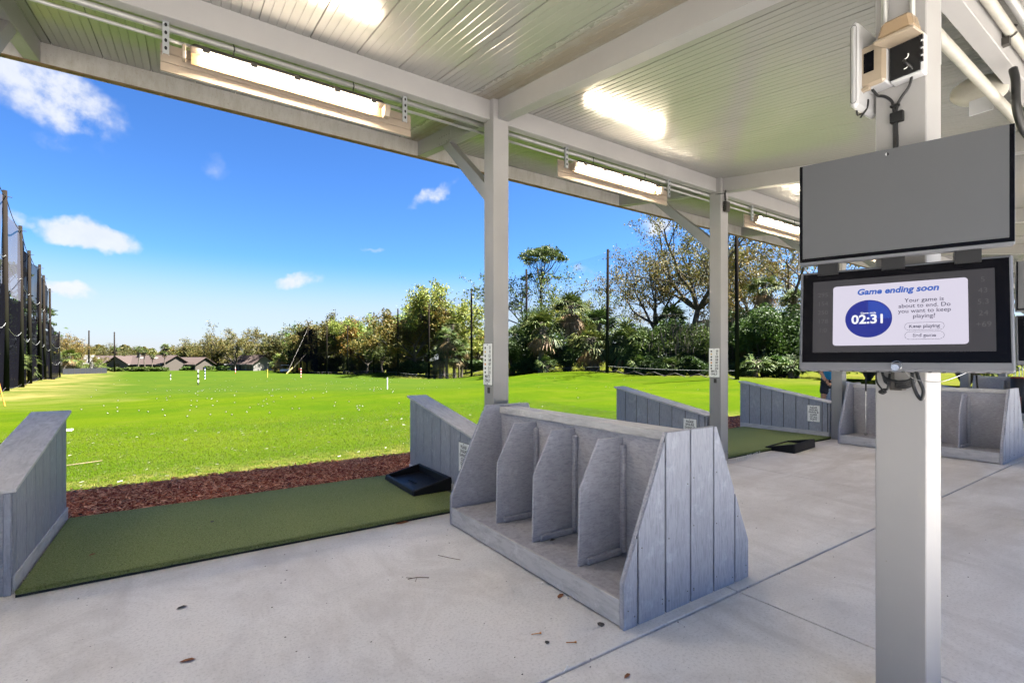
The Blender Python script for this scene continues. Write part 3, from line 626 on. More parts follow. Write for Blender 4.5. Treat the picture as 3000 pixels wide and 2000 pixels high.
def make_board():
    b = empty('reflector_board'); L = 1.92
    for i in range(3): MB().hexa([(0, .0, .068*i), (L, .0, .068*i), (L, .014, .068*i), (0, .014, .068*i), (0, .008, .068*i+.067), (L, .008, .068*i+.067), (L, .014, .068*i+.067), (0, .014, .068*i+.067)]).ob('siding_slat', 'cream_vinyl', b)
    MB().box(0, L, .0142, .022, 0, .204).ob('backing', 'white_plastic', b)
    return b
lm, br, rb = make_lamp(), make_bracket(), make_board()
offs = [-3.74, 0, 3.71, 7.5, 11.3]  # first and last lamps are unseen, added to carry the row's light on
lampn = ['added unseen in the bay beyond the left edge', 'at upper left over the nearest mat', 'in the bay right of the nearest post', 'partly hidden by the grey upper screen', 'added unseen behind the grey upper screen']
first = True
for i, dx in enumerate(offs):
    o = lm if i == 0 else copy_tree(lm); o.location = (.02+dx, 4.27, 3.655); tag(o, 'lit warm fluorescent strip light '+lampn[i], 'strip light', 'lit strip lights under the eave')
    o = rb if i == 0 else copy_tree(rb); o.location = (-.135+dx, 4.365, 3.595); tag(o, 'white board behind the light '+lampn[i], 'board', 'white boards behind the strip lights')
    for q, (bx, nm) in enumerate(((-.10, 'first'), (1.685, 'second'))):
        o = br if (i == 0 and q == 0) else copy_tree(br); o.location = (bx+dx, 4.255, 3.79)
        tag(o, nm+' slotted bracket of the light '+lampn[i], 'bracket', 'slotted steel brackets')
def pipe(name, pts, r, m, lab, cat='conduit', n=10, group=None):
    o = MB().tube(pts, r, n).ob(name, m, None, smooth=True); return tag(o, lab, cat, group)
pipe('conduit_pipe', [(-9, 4.325, 3.885), (2.545, 4.325, 3.885)], .024, 'conduit', 'thick grey conduit pipe under the eave beam before the nearest post')
pipe('conduit_pipe', [(2.735, 4.325, 3.885), (20, 4.325, 3.885)], .024, 'conduit', 'thick grey conduit pipe under the eave beam past the nearest post')
pipe('conduit_pipe', [(-9, 4.31, 3.80), (2.545, 4.31, 3.80)], .013, 'conduit', 'thin grey conduit pipe below the thick one before the nearest post')
pipe('conduit_pipe', [(2.735, 4.31, 3.80), (20, 4.31, 3.80)], .013, 'conduit', 'thin grey conduit pipe below the thick one past the nearest post')
MB().cyl((2.0, 4.325, 3.885), (2.09, 4.325, 3.885), .027, 12)
# junction box and cable on the second post
j = tag(empty('junction_box', (6.44, 4.115, 3.60)), 'dark cable junction box on the second post', 'junction box')
MB().box(-.05, .05, -.055, 0, 0, .15).ob('body', 'dark_steel', j, bevel=.01)
for i in range(5): MB().box(-.0535, -.0503, -.05, -.008, .02+i*.026, .034+i*.026).ob('fin', 'black_plastic', j)
pipe('black_cable', smooth_path([(6.42, 4.09, 3.75), (6.41, 4.09, 3.86), (6.43, 4.05, 3.93), (6.50, 3.9, 3.97), (6.535, 3.6, 3.955), (6.535, 3.2, 3.88), (6.535, 2.3, 3.74), (6.535, 1.1, 3.55)]), .013, 'black_cable', 'thick black cable running from junction box along the cross beam', 'cable', 8)
pipe('black_cable', smooth_path([(6.36, 4.27, 3.88), (6.345, 4.05, 3.84), (6.40, 4.08, 3.88), (6.5, 3.9, 3.945), (6.53, 3.5, 3.90), (6.53, 3.1, 3.845)]), .005, 'black_cable', 'thin black wire looping past the top of the second post', 'cable', 6)
# ------------------------------------------------------------------ monitors on the inner pillar
TVZ = R(-71.04)
def rrect(w_, h_, r, n=5):
    p = []
    for cx, cy, a0 in ((w_/2-r, h_/2-r, 0), (-w_/2+r, h_/2-r, 90), (-w_/2+r, -h_/2+r, 180), (w_/2-r, -h_/2+r, 270)):
        for k in range(n+1): a = R(a0+90*k/n); p.append((cx+r*math.cos(a), cy+r*math.sin(a)))
    return p
def flat(poly, y, m, name, parent, ox=0, oz=0, t=.0006):
    return MB().xz([(x+ox, z+oz) for x, z in poly], y-t, y).ob(name, m, parent)
def make_monitor(full=True):
    t = empty('touch_monitor'); W, H = .678, .437
    MB().box(-W/2, W/2, .0, .055, -H/2, H/2).ob('case', 'silver_case', t, bevel=.006)
    MB().hexa([(-W/2+.01, .0555, -H/2+.02), (W/2-.01, .0555, -H/2+.02), (W/2-.01, .0555, H/2-.02), (-W/2+.01, .0555, H/2-.02), (-W/2+.08, .085, -H/2+.08), (W/2-.08, .085, -H/2+.08), (W/2-.08, .085, H/2-.08), (-W/2+.08, .085, H/2-.08)]).ob('back_cover', 'black_plastic', t)
    gl = MB().box(-W/2+.011, W/2-.011, -.0016, -.0002, -H/2+.034, H/2-.010).ob('glass', 'black_gloss', t)
    for i in range(16):
        x = -W/2+.03+i*(W-.06)/15
        MB().box(x-.004, x+.006, .008, .048, -H/2-.0012, -H/2-.0002).ob('vent', 'black_plastic', t)
    cz = (-H/2+.077+H/2-.046)/2
    ds = flat(rrect(.578, .314, .001, 1), -.0018, 'screen_dim', 'display', t, 0, cz)
    if not full:
        flat(rrect(.56, .12, .001, 1), -.003, 'screen_blue_light', 'picture', ds, 0, cz); return t
    cw, ch = .43, .257
    flat(rrect(cw, ch, .012), -.0030, 'screen_card', 'card', ds, 0, cz)
    def tx(s, size, x, z, m, bold=0, shear=0, sx=1, al='CENTER'): return text(s, size, (x, -.0052, cz+z), (1, 0, 0), m, ds, al, bold, shear, sx=sx)
    tx('Game ending soon', .0345, .0, .0965, 'screen_title', .0011, .18, 1.0)
    cx, cy, rr = -.092, -.017, .079
    flat([(math.cos(k*math.pi/24)*rr, math.sin(k*math.pi/24)*rr) for k in range(48)], -.0042, 'screen_blue', 'dial', ds, cx, cz+cy)
    flat([(0, 0)]+[(math.cos(k*math.pi/24)*rr*.95, math.sin(k*math.pi/24)*rr*.95) for k in range(13)], -.0049, 'screen_blue_light', 'dial_sector', ds, cx, cz+cy)
    text('02:31', .052, (cx, -.0062, cz+cy-.004), (1, 0, 0), 'screen_white', ds, 'CENTER', .0014)
    text('Game ends', .0115, (cx, -.0062, cz+cy+.024), (1, 0, 0), 'screen_white', ds, 'CENTER', .0002)
    rx = .086
    for s, z in (('Your game is', .0504), ('about to end. Do', .0283), ('you want to keep', .0072), ('playing?', -.0145)): tx(s, .0225, rx, z, 'screen_ink', .0001)
    for s, z in (('Keep playing', -.0553), ('End game', -.092)):
        flat(rrect(.120, .031, .0155), -.0040, 'screen_ink', 'button_outline', ds, rx, cz+z); flat(rrect(.1180, .029, .0145), -.0046, 'screen_card', 'button', ds, rx, cz+z)
        tx(s, .0182, rx, z, 'screen_ink', .0006)
    for s, z in (('295', .105), ('154', .066), ('250', .027), ('178', -.012), ('1:0', -.051)): tx(s, .026, -.252, z-.01, 'screen_text_dim')
    for s, z in (('5', .115), ('43', .073), ('5.3', .030), ('24', -.013), ('+69', -.056)): tx(s, .028, .256, z, 'screen_text_dim', al='CENTER')
    # key ring and lock on the lower frame
    k = MB(); k.cyl((-.005, -.0005, -H/2+.013), (-.005, -.010, -H/2+.013), .0135, 18); k.ob('lock', 'steel', t)
    k = MB(); k.tube([(.0+.017*math.cos(a), -.013, -H/2+.022+.017*math.sin(a)) for a in [q*math.pi/9 for q in range(19)]], .0012, 6); k.ob('key_ring', 'steel', t)
    return t
def make_upper():
    t = empty('upper_screen'); W, H = .682, .442
    MB().box(-W/2, W/2, 0, .045, -H/2, H/2).ob('case', 'silver_case', t, bevel=.004)
    p = MB().box(-W/2+.013, W/2-.016, -.0025, -.0002, -H/2+.028, H/2-.0015).ob('front_panel', 'upper_panel', t)
    for x0, x1, z0, z1 in ((-W/2+.002, -W/2+.0128, -H/2+.012, H/2-.002), (W/2-.0158, W/2-.002, -H/2+.012, H/2-.002), (-W/2+.0129, W/2-.0159, -H/2+.012, -H/2+.0278)):
        MB().box(x0, x1, -.0022, -.0003, z0, z1).ob('black_border', 'black_gloss', t)
    MB().cyl((-.03, -.0026, H/2-.022), (-.03, -.0032, H/2-.022), .0065, 16).ob('camera_hole', 'black_gloss', t)
    MB().prism([(-.03+.0062*math.cos(a), H/2-.022+.0062*math.sin(a)) for a in [R(90+k*18) for k in range(11)]], lambda x, z: (x, -.0033, z), lambda x, z: (x, -.0037, z)).ob('camera_ring', 'white_plastic', t)
    for x in (-.235, -.01, .215): MB().box(x-.038, x+.038, .01, .06, -H/2-.05, -H/2-.0005).ob('link_plate', 'black_plastic', t)
    MB().box(-.12, .12, .0452, .10, -.12, .12).ob('wall_mount', 'black_plastic', t)
    return t
mn, mn2, us = make_monitor(), make_monitor(False), make_upper()
mn.location = (2.401, .7775, 1.6695); mn.rotation_euler = (R(-7), 0, TVZ); tag(mn, 'lit touch monitor reading Game ending soon on the pillar', 'monitor', 'pillar monitors')
us.location = (2.401, .7775, 2.138); us.rotation_euler = (0, 0, TVZ); tag(us, 'blank grey upper screen mounted above the lit monitor', 'screen', 'blank upper screens')
mn2.location = (6.201, .7775, 1.6695); mn2.rotation_euler = (R(-7), 0, TVZ); tag(mn2, 'dark second touch monitor, a sliver at the right edge', 'monitor', 'pillar monitors')
us2 = copy_tree(us); us2.location = (6.201, .7775, 2.138); tag(us2, 'second upper screen, a sliver at the right edge', 'screen', 'blank upper screens')
# cable bundle under the monitor
cb = tag(empty('cable_bundle', (2.5, .8, 1.4)), 'tangled black cables and dark box hanging under the lit monitor', 'cables')
def loc(pts): return [(x-2.5, y-.8, z-1.4) for x, y, z in pts]
MB().box(-.03, .02, -.02, .025, -.03, .012).ob('power_box', 'dark_steel', cb, bevel=.003)
MB().tube(loc(smooth_path([(2.47, .865, 1.47), (2.46, .868, 1.435), (2.455, .862, 1.40), (2.45, .845, 1.375), (2.45, .836, 1.362)])), .0035, 6).ob('cord', 'black_cable', cb, smooth=True)
MB().tube(loc(smooth_path([(2.45, .828, 1.365), (2.45, .84, 1.357), (2.45, .852, 1.362), (2.46, .84, 1.372), (2.46, .825, 1.38), (2.465, .82, 1.44)])), .0055, 8).ob('plug', 'black_cable', cb, smooth=True)
for i in range(4):
    z = 1.435-i*.008; MB().tube(loc(smooth_path([(2.46+i*.006, .850, z+.03), (2.455+i*.006, .838, z-.008), (2.45+i*.006, .805, z-.022), (2.45+i*.006, .77, z-.028), (2.46+i*.006, .745, z-.012), (2.47+i*.006, .735, z+.03)])), .005, 7).ob('coil', 'black_cable', cb, smooth=True)
MB().tube(loc(smooth_path([(2.455, .742, 1.45), (2.45, .739, 1.415), (2.45, .734, 1.385), (2.45, .718, 1.346), (2.45, .708, 1.342), (2.45, .704, 1.375), (2.45, .716, 1.412), (2.455, .728, 1.45)])), .0065, 8).ob('loop', 'black_cable', cb, smooth=True)
MB().box(-.052, -.045, -.0, .012, -.02, .05).ob('strap', 'dark_steel', cb)
pipe('key_wire', smooth_path([(2.375, .77, 1.462), (2.36, .746, 1.457), (2.355, .71, 1.427), (2.36, .666, 1.415), (2.365, .624, 1.417), (2.385, .588, 1.435), (2.42, .565, 1.452)]), .0016, 'steel', 'thin steel wire hanging from the key ring under the monitor', 'wire', 6)
# boxes and cables on the pillar above the screens
ob1 = tag(empty('outlet_cover', (2.549, .885, 2.76)), 'closed beige weatherproof outlet cover with dark window', 'outlet cover')
MB().box(-.08, -.0005, -.052, .045, -.085, .085).ob('back_box', 'white_plastic', ob1, bevel=.006)
MB().box(-.108, -.0805, -.055, .05, -.09, .09).ob('lid', 'beige_plastic', ob1, bevel=.012)
MB().box(-.1095, -.1081, -.016, .022, -.03, .055).ob('window', 'black_gloss', ob1)
MB().box(-.115, -.09, -.0, .045, -.104, -.0905).ob('latch', 'beige_plastic', ob1, bevel=.003)
ob2 = tag(empty('open_outlet', (2.549, .775, 2.75)), 'open outlet box with smoked cover flipped up', 'outlet box')
MB().box(-.055, -.0005, -.058, .056, -.08, .085).ob('back_box', 'white_plastic', ob2, bevel=.006)
MB().box(-.063, -.0552, -.050, .052, -.072, .075).ob('socket_plate', 'black_plastic', ob2)
for z in (.005, -.035): MB().tube([(-.065, .012*math.cos(a), z+.012*math.sin(a)) for a in [R(150+k*15) for k in range(10)]], .0022, 5).ob('socket', 'sign_white', ob2)
for i in range(4): MB().box(-.075, -.0635, -.062, -.050, -.045+i*.03, -.028+i*.03).ob('hinge', 'black_plastic', ob2)
cv = MB().hexa([(-.06, -.058, .075), (-.06, .054, .075), (-.19, .062, .05), (-.19, -.066, .05), (-.09, -.05, .135), (-.09, .046, .135), (-.175, .046, .125), (-.175, -.05, .125)]); cv.ob('smoked_cover', 'smoke_cover', ob2, bevel=.012)
MB().hexa([(-.055, -.062, .066), (-.055, .058, .066), (-.198, .066, .036), (-.198, -.070, .036), (-.057, -.062, .0745), (-.057, .058, .0745), (-.2, .066, .049), (-.2, -.070, .049)]).ob('cover_rim', 'beige_plastic', ob2, bevel=.003)
an = tag(empty('wireless_antenna', (2.5, .93, 2.77)), 'slim white wireless antenna box on the pillar side', 'antenna')
MB().box(-.10, .10, -.017, .017, -.185, .185).ob('body', 'white_plastic', an, bevel=.014)
MB().xz([(0, 0), (.001, 0), (.001, .001)], 0, .001) if False else None
MB().tube([(-.1003, .011*math.cos(a)*1.0, (.155 if math.sin(a) > 0 else -.155)+.012*math.sin(a)) for a in [k*math.pi/10 for k in range(21)]], .0011, 5).ob('seam', 'dark_steel', an)
tag(MB().tube(smooth_path([(2.46, .915, 2.66), (2.44, .93, 2.60), (2.47, .94, 2.575), (2.50, .925, 2.60), (2.5, .912, 2.64), (2.49, .912, 2.60), (2.47, .93, 2.56)]), .004, 6).ob('antenna_cable', 'black_cable'), 'thin black cable looped below the white antenna box', 'cable')
pipe('pillar_conduit', [(2.535, .862, 2.846), (2.535, .862, zc(.86)-.001)], .0135, 'conduit', 'grey conduit rising from the closed outlet cover')
pipe('pillar_conduit', [(2.537, .766, 2.836), (2.537, .766, zc(.77)-.001)], .011, 'conduit', 'grey conduit rising from the open outlet box')
pipe('power_cable', smooth_path([(2.475, .775, 2.735), (2.46, .765, 2.715), (2.49, .752, 2.69), (2.535, .775, 2.65), (2.538, .806, 2.61), (2.538, .82, 2.575), (2.538, .821, 2.50), (2.535, .818, 2.43), (2.52, .816, 2.34)]), .0055, 'black_cable', 'black power cable from the open outlet down behind the screens', 'cable', 8)
pipe('power_cable', smooth_path([(2.49, .892, 2.672), (2.535, .888, 2.658), (2.54, .865, 2.645), (2.54, .840, 2.615), (2.538, .830, 2.575), (2.538, .829, 2.50), (2.535, .827, 2.43), (2.52, .825, 2.34)]), .0055, 'black_cable', 'black power cable from the closed outlet joining the other one', 'cable', 8)
cl_ = tag(empty('cable_clip', (2.54, .824, 2.535)), 'black clip and tie pinning two cables to the pillar', 'clip')
MB().box(-.014, .009, -.028, .018, -.022, .022).ob('clip_plate', 'black_plastic', cl_, bevel=.002)
MB().box(-.012, .006, -.014, .018, .048, .056).ob('tie', 'black_plastic', cl_)
# pipes, bracket and floodlight at the upper right
pipe('white_pipe', [(2.74, .86, 3.15), (9.9, .86, 3.15)], .028, 'pvc_pipe', 'speckled white pipe slung below the inner beam', 'pipe')
pipe('white_pipe', [(2.74, .765, 3.455), (9.9, .765, 3.455)], .026, 'pvc_pipe', 'white pipe clipped along the side of the inner beam', 'pipe')
pipe('grey_pipe', [(2.74, .70, 3.47), (9.9, .70, 3.47)], .022, 'conduit', 'grey conduit running beside the clipped white pipe', 'pipe')
st_ = tag(empty('hanging_strut', (2.93, .785, 3.1)), 'slotted galvanised strut hanging from the inner beam by the pillar', 'strut')
MB().box(-.022, .022, -.004, .0, -.22, .30).ob('web', 'galv', st_); MB().box(-.022, -.019, .0002, .024, -.22, .30).ob('flange', 'galv', st_); MB().box(.019, .022, .0002, .024, -.22, .30).ob('flange', 'galv', st_)
for i in range(6): MB().box(-.0231, -.0221, .008, .016, -.17+i*.075, -.135+i*.075).ob('slot', 'black_plastic', st_)
for i, x in enumerate((3.35, 4.1, 5.6)):
    c_ = tag(empty('pipe_clamp', (x, .765, 3.455)), ('nearest', 'middle', 'farthest')[i]+' dark clamp holding the white pipe on the inner beam', 'clamp', 'dark pipe clamps')
    MB().tube([(0, .034*math.cos(a), .034*math.sin(a)) for a in [R(-150+k*25) for k in range(13)]], .006, 6).ob('hook', 'dark_steel', c_); MB().box(-.02, .02, .0, .034, -.075, -.03).ob('jaw', 'dark_steel', c_)
fl_ = tag(empty('floodlight', (4.62, 1.02, 3.36)), 'round white floodlight with white tag under the ceiling', 'floodlight')
def disc(prof, mname, name, par):
    o = MB().lathe(prof, n=28).ob(name, mname, par, smooth=True); o.rotation_euler = (R(18), R(-52), 0); return o
disc([(.0, -.012), (.14, -.012), (.152, .0), (.150, .03), (.12, .06), (.05, .085), (0, .09)], 'pvc_pipe', 'head', fl_)
MB().tube(smooth_path([(.02, .0, .05), (.05, -.05, .10), (.06, -.10, .13)]), .018, 8).ob('arm', 'white_plastic', fl_, smooth=True)
MB().box(-.13, -.12, -.10, .02, -.19, -.09).ob('tag', 'white_plastic', fl_)
pipe('black_hose', smooth_path([(4.3, .79, 3.31), (4.28, .775, 3.22), (4.28, .77, 3.05), (4.40, .76, 2.94), (4.7, .75, 2.92)]), .022, 'black_cable', 'thick black cable drooping from the inner beam at the right edge', 'cable', 8)

# ------------------------------------------------------------------ things lying about on the floor and grass
def tee_mesh(m): return MB().lathe([(0, 0), (.0022, .006), (.0024, .045), (.0055, .054), (.0058, .058), (0, .056)], n=8).mesh('golf_tee', m, True)
tw, to_ = tee_mesh('tee_white'), tee_mesh('tee_orange')
def tee(me, x, y, rz, lab, z=.0035, tilt=90, group=None):
    o = linked('golf_tee', me, None, (x, y, z)); o.rotation_euler = (R(tilt), 0, rz); return tag(o, lab, 'golf tee', group)
tee(tw, 1.95, 2.63, R(60), 'white golf tee lying on concrete in front of the rack', .007); tee(tw, 2.02, 2.40, R(-20), 'white golf tee lying against the rack toe board', .007)
tee(to_, 1.57, 2.15, R(70), 'orange golf tee lying on the concrete before the rack', .007); tee(tw, 1.51, 1.806, R(120), 'broken white tee in the concrete joint', .004)
tee(to_, 1.68, 1.99, R(60), 'thin broken orange tee near the rack corner', .004)
for i in range(22):
    t = i/21; x = 6.72+.80*t; y = 4.10+.10*t+random.uniform(-.012, .012)
    o = linked('golf_tee', tw, None, (x, y, .002)); o.rotation_euler = (R(random.uniform(-12, 12)), R(random.uniform(-12, 12)), 0); tag(o, 'white golf tee standing in a row along the mat edge', 'golf tee', 'row of white tees by the second mat')
def leaf_obj(name, x, y, L, W, rz, m, lab, z=.002):
    o = MB().add([(-L/2, 0, .001), (-L*.2, -W/2, .004), (L*.2, -W*.45, .006), (L/2, 0, .002), (L*.2, W*.45, .007), (-L*.2, W/2, .004), (0, 0, .0)], [(0, 1, 6), (1, 2, 6), (2, 3, 6), (3, 4, 6), (4, 5, 6), (5, 0, 6)]).ob(name, m, None, (x, y, z), rz)
    return tag(o, lab, 'leaf')
leaf_obj('dry_leaf', .02, 2.92, .075, .028, R(-15), 'leaf_brown', 'brown oval leaf alone on the front concrete')
leaf_obj('dry_leaf', -.005, 3.565, .06, .03, R(10), 'leaf_dark', 'dark grey leaf on the concrete below the mat edge')
leaf_obj('dry_leaf', 1.985, 2.40, .07, .03, R(20), 'leaf_brown', 'curled brown leaf beside the rack toe board')
leaf_obj('dry_leaf', 1.67, 4.28, .13, .05, R(-5), 'leaf_brown', 'brown leaf caught under the mat front edge')
leaf_obj('dry_leaf', 1.96, 2.015, .05, .04, R(60), 'leaf_dark', 'black leaf scrap near the rack corner')
leaf_obj('dry_leaf', 1.745, 1.617, .05, .018, R(10), 'leaf_brown', 'thin brown leaf at the bottom of the photo')
leaf_obj('dry_leaf', 1.60, 2.045, .03, .025, R(40), 'leaf_dark', 'small black leaf scrap beside the orange tee')
leaf_obj('dry_leaf', -.56, 4.78, .05, .025, R(30), 'leaf_brown', 'tan leaf at the foot of the left divider', .042)
leaf_obj('dry_leaf', .22, 5.15, .045, .03, R(80), 'leaf_dark', 'dark curled leaf in the middle of the nearest mat', .042)
leaf_obj('dry_leaf', 2.29, 2.86, .05, .03, R(0), 'leaf_dark', 'black leaf scrap on the rack shelf', .152)
tag(MB().tube(smooth_path([(1.27, 3.16, .006), (1.33, 3.14, .01), (1.40, 3.10, .006)]), .0025, 5).tube([(1.33, 3.14, .008), (1.30, 3.10, .005)], .0018, 4).tube([(1.31, 3.148, .008), (1.27, 3.19, .005)], .0018, 4).ob('twig', 'twig'), 'small forked twig on the concrete', 'twig')
tag(MB().tube(smooth_path([(1.62, 3.42, .004), (1.66, 3.33, .008), (1.72, 3.25, .004)]), .002, 4).ob('twig', 'twig'), 'thin straight twig closer to the rack', 'twig')
for i in range(26):                                    # loose specks
    pass
cr = MB(); rn = random.Random(11)
for i in range(240):
    x, y = rn.uniform(-.9, 6.2), rn.uniform(.9, 4.1)
    if 1.98 < x < 3.28 and 1.88 < y < 4.04: continue
    s = rn.uniform(.002, .007); cr.add([(x-s, y, .0006), (x, y-s*.6, .0006), (x+s, y, .0006), (x, y+s*.7, .0006), (x, y, s*.7)], [(0, 1, 4), (1, 2, 4), (2, 3, 4), (3, 0, 4)])
tag(cr.ob('crumbs', 'leaf_dark'), 'dark crumbs and grit scattered on the concrete', 'debris', kind='stuff')
tag(MB().box(-.28, .28, -.12, .12, 0, .03).ob('ground_plate', 'concrete_path', None, (-2.33, 14.6, ground(-2.33*.8299-14.6*.5579, -2.33*.5579+14.6*.8299)-.005), bevel=.004), 'flat pale plate set in the lawn beside the left divider', 'plate')
tag(MB().tube([(-1.56, 9.3, -.02), (-1.3, 9.36, -.012), (-1.0, 9.5, -.015)], .006, 5).ob('twig', 'twig'), 'pale twig on the lawn by the left divider', 'twig')
fr = MB(); rn = random.Random(31)
for i in range(150):
    x, y = rn.uniform(-2.5, 8), 7.7+5.5*rn.random()**1.3; z = float(ground(x*.8299-y*.5579, x*.5579+y*.8299))+.016; a = rn.uniform(0, 3.14); L = rn.uniform(.012, .03)
    fr.tube([(x-L*math.cos(a), y-L*math.sin(a), z), (x+L*math.cos(a), y+L*math.sin(a), z+.004)], .0035, 4)
tag(fr.ob('tee_fragments', 'ball_white'), 'broken white tee fragments scattered on the near lawn', 'debris', kind='stuff')
# golf balls
bm_ = MB(); bm_.lathe([(.0215*math.sin(a), .0215-.0215*math.cos(a)) for a in [k*math.pi/8 for k in range(9)]], n=12); bme = bm_.mesh('golf_ball', 'ball_white', True)
n_b = 0; rb_ = random.Random(21)
while n_b < 250:
    if rb_.random() < .42: px, d = rb_.gauss(780, 330), 1/rb_.uniform(1/38, 1/14)
    elif rb_.random() < .8: px, d = rb_.gauss(1000, 260), rb_.uniform(28, 66)
    else: px, d = rb_.uniform(1480, 2070), rb_.uniform(15, 40)
    if not (40 < px < 2075): continue
    p = at(px, d)
    if p.y < 9.5: continue
    p.z = gz(p)+.003; linked('golf_ball', bme, None, p)['label'] = 'white golf ball lying on the range grass'
    n_b += 1
for o in bpy.data.objects:
    if o.name.startswith('golf_ball'): o['category'] = 'golf ball'; o['group'] = 'golf balls scattered on the range'

# ------------------------------------------------------------------ targets and stakes
def stake(name, px, d, h, r, cols, lab, cat='target pole', flag=None, lean=0):
    p = onground(px, d); s = tag(empty(name, p), lab, cat); n = len(cols)
    for i, c in enumerate(cols): MB().cyl((lean*i/n, 0, h*i/n), (lean*(i+1)/n, 0, h*(i+1)/n), r, 8).ob('band', c, s)
    if flag: MB().prism([(0, 0), (-.36, -.06), (-.38, -.26), (0, -.32)], lambda x, z: (x*.83, -x*.558, h+z), lambda x, z: (x*.83+.01, -x*.558+.01, h+z)).ob('flag', flag, s)
    return s
bw = ['sign_white', 'sign_black']
stake('target_pole', 581, 42, 1.3, .05, bw[::-1]*3, 'tallest black and white striped target pole on the lawn')
stake('target_pole', 601, 72, 1.75, .05, ['sign_white', 'blue_paint']*4, 'blue and white striped target pole behind the black one')
stake('target_pole', 500, 70, .95, .05, bw*2, 'short black and white striped pole on the lawn')
stake('target_pole', 690, 88, 1.1, .05, ['red_paint', 'sign_white']*2, 'small red and white striped pole below the big oak')
stake('flag_pole', 882, 74, 1.6, .05, ['red_paint', 'sign_white']*4, 'red and white pole with a red flag', 'flag', 'red_paint')
stake('flag_pole', 784, 78, 1.3, .045, ['yellow_paint']*3, 'yellow pole with a small yellow flag', 'flag', 'yellow_paint')
stake('marker_stake', 1135, 31, .78, .035, ['sign_white'], 'plain white marker stake on the right lawn', 'stake')
stake('marker_stake', 15, 19, 1.35, .02, ['orange_paint']*2, 'orange leaning stake at the left edge of the photo', 'stake', None, -.25)

# ------------------------------------------------------------------ net poles and nets
def pole(px, d, h, lab, r=.15, grp='timber net poles'):
    p = onground(px, d); p.z -= .15
    t = tag(empty('net_pole', p), lab, 'pole', grp)
    lx, ly = random.uniform(-.06, .06), random.uniform(-.06, .06)
    MB().tube([(0, 0, 0), (lx*.5, ly*.5, h*.5), (lx, ly, h)], [r, r*.85, r*.7], 10).ob('shaft', 'pole_wood', t, smooth=True)
    b = MB(); b.cyl((lx*.97-.02, ly, h*.97), (lx*.97+.3, ly, h*.97), .02, 6); b.ob('hook', 'dark_steel', t)
    return p
rp = [(2160, 34, 12.0, 'green-stained timber pole right of the second post'), (1779, 43, 11.0, 'thick timber pole standing alone right of the nearest post'), (1543, 52, 11.2, 'timber pole beside the umbrella pine'), (1382, 61, 11.1, 'timber pole just left of the nearest post'),
      (1257, 71, 11, 'timber pole in front of the tall lime-green tree'), (1167, 79, 11, 'timber pole at the left of the lime-green tree'), (1096, 88, 11.2, 'timber pole in front of the orange tree'), (1018, 97, 11, 'timber pole before the brown oak'),
      (958, 110, 11.2, 'green-based timber pole near the dark net corner'), (902, 114, 11.2, 'timber corner pole of the dark net')]
RP = [pole(px, d, h, l) for px, d, h, l in rp]
pole(846, 135, 9.2, 'far thin pole at the end of the dark net', .12); pole(872, 128, 9.4, 'thin pole within the dark net corner', .12)
lp = [(-30, 21, 11.3, 'timber net pole outside the left edge of the photo'), (18, 27, 11.2, 'leftmost timber net pole in view'), (64, 33, 11, 'second timber pole of the left net'), (88, 40, 11, 'third timber pole of the left net'),
      (118, 46, 11, 'fourth, paler timber pole of the left net'), (131, 51, 11, 'fifth timber pole of the left net'), (148, 58, 11, 'sixth timber pole of the left net, where the top steps down'), (176, 72, 6.9, 'short pale end pole of the left net')]
LP = [pole(px, d, h, l, .15 if i < 7 else .11, 'timber poles of the left net') for i, (px, d, h, l) in enumerate(lp)]
pole(261, 126, 11, 'tall green pole left of the houses', .2); pole(336, 133, 11, 'tall green pole in front of the red-roofed house', .2)
def net_panel(p0, p1, h0, h1, m, parent, bulge=.5, z0=.15, name='net_panel', seed=0):
    rn = np.random.default_rng(seed); nx, nz = 14, 10; V = []
    t = p1-p0; nrm = Vector((t.y, -t.x, 0)).normalized(); ph = rn.uniform(0, 6)
    for j in range(nz+1):
        for i in range(nx+1):
            a, b = i/nx, j/nz; sag = 1-.025*4*a*(1-a)*b
            q = p0.lerp(p1, a); z = q.z+z0+(h0*(1-a)+h1*a-z0)*b*sag
            off = -bulge*math.sin(math.pi*a)*(.35+.65*math.sin(math.pi*min(1, b*1.1)))-.12+.10*math.sin(9*a+ph+2*b)
            V.append((q.x+nrm.x*off, q.y+nrm.y*off, z))
    F = [(j*(nx+1)+i, j*(nx+1)+i+1, (j+1)*(nx+1)+i+1, (j+1)*(nx+1)+i) for j in range(nz) for i in range(nx)]
    mb = MB(); mb.add(V, F); o = mb.ob(name, m, parent, smooth=True); return o
def rope(p0, p1, h0, h1, parent, sag=.5, r=.02, m='conduit', zig=0):
    pts = []
    for i in range(13):
        a = i/12; q = p0.lerp(p1, a); pts.append((q.x, q.y, q.z+h0*(1-a)+h1*a-sag*4*a*(1-a)+(zig*(i % 2))))
    return MB().tube(pts, r, 5).ob('rope', m, parent)
ln_ = tag(empty('side_net'), 'tall black ball-stop net hung between poles at the left', 'net')
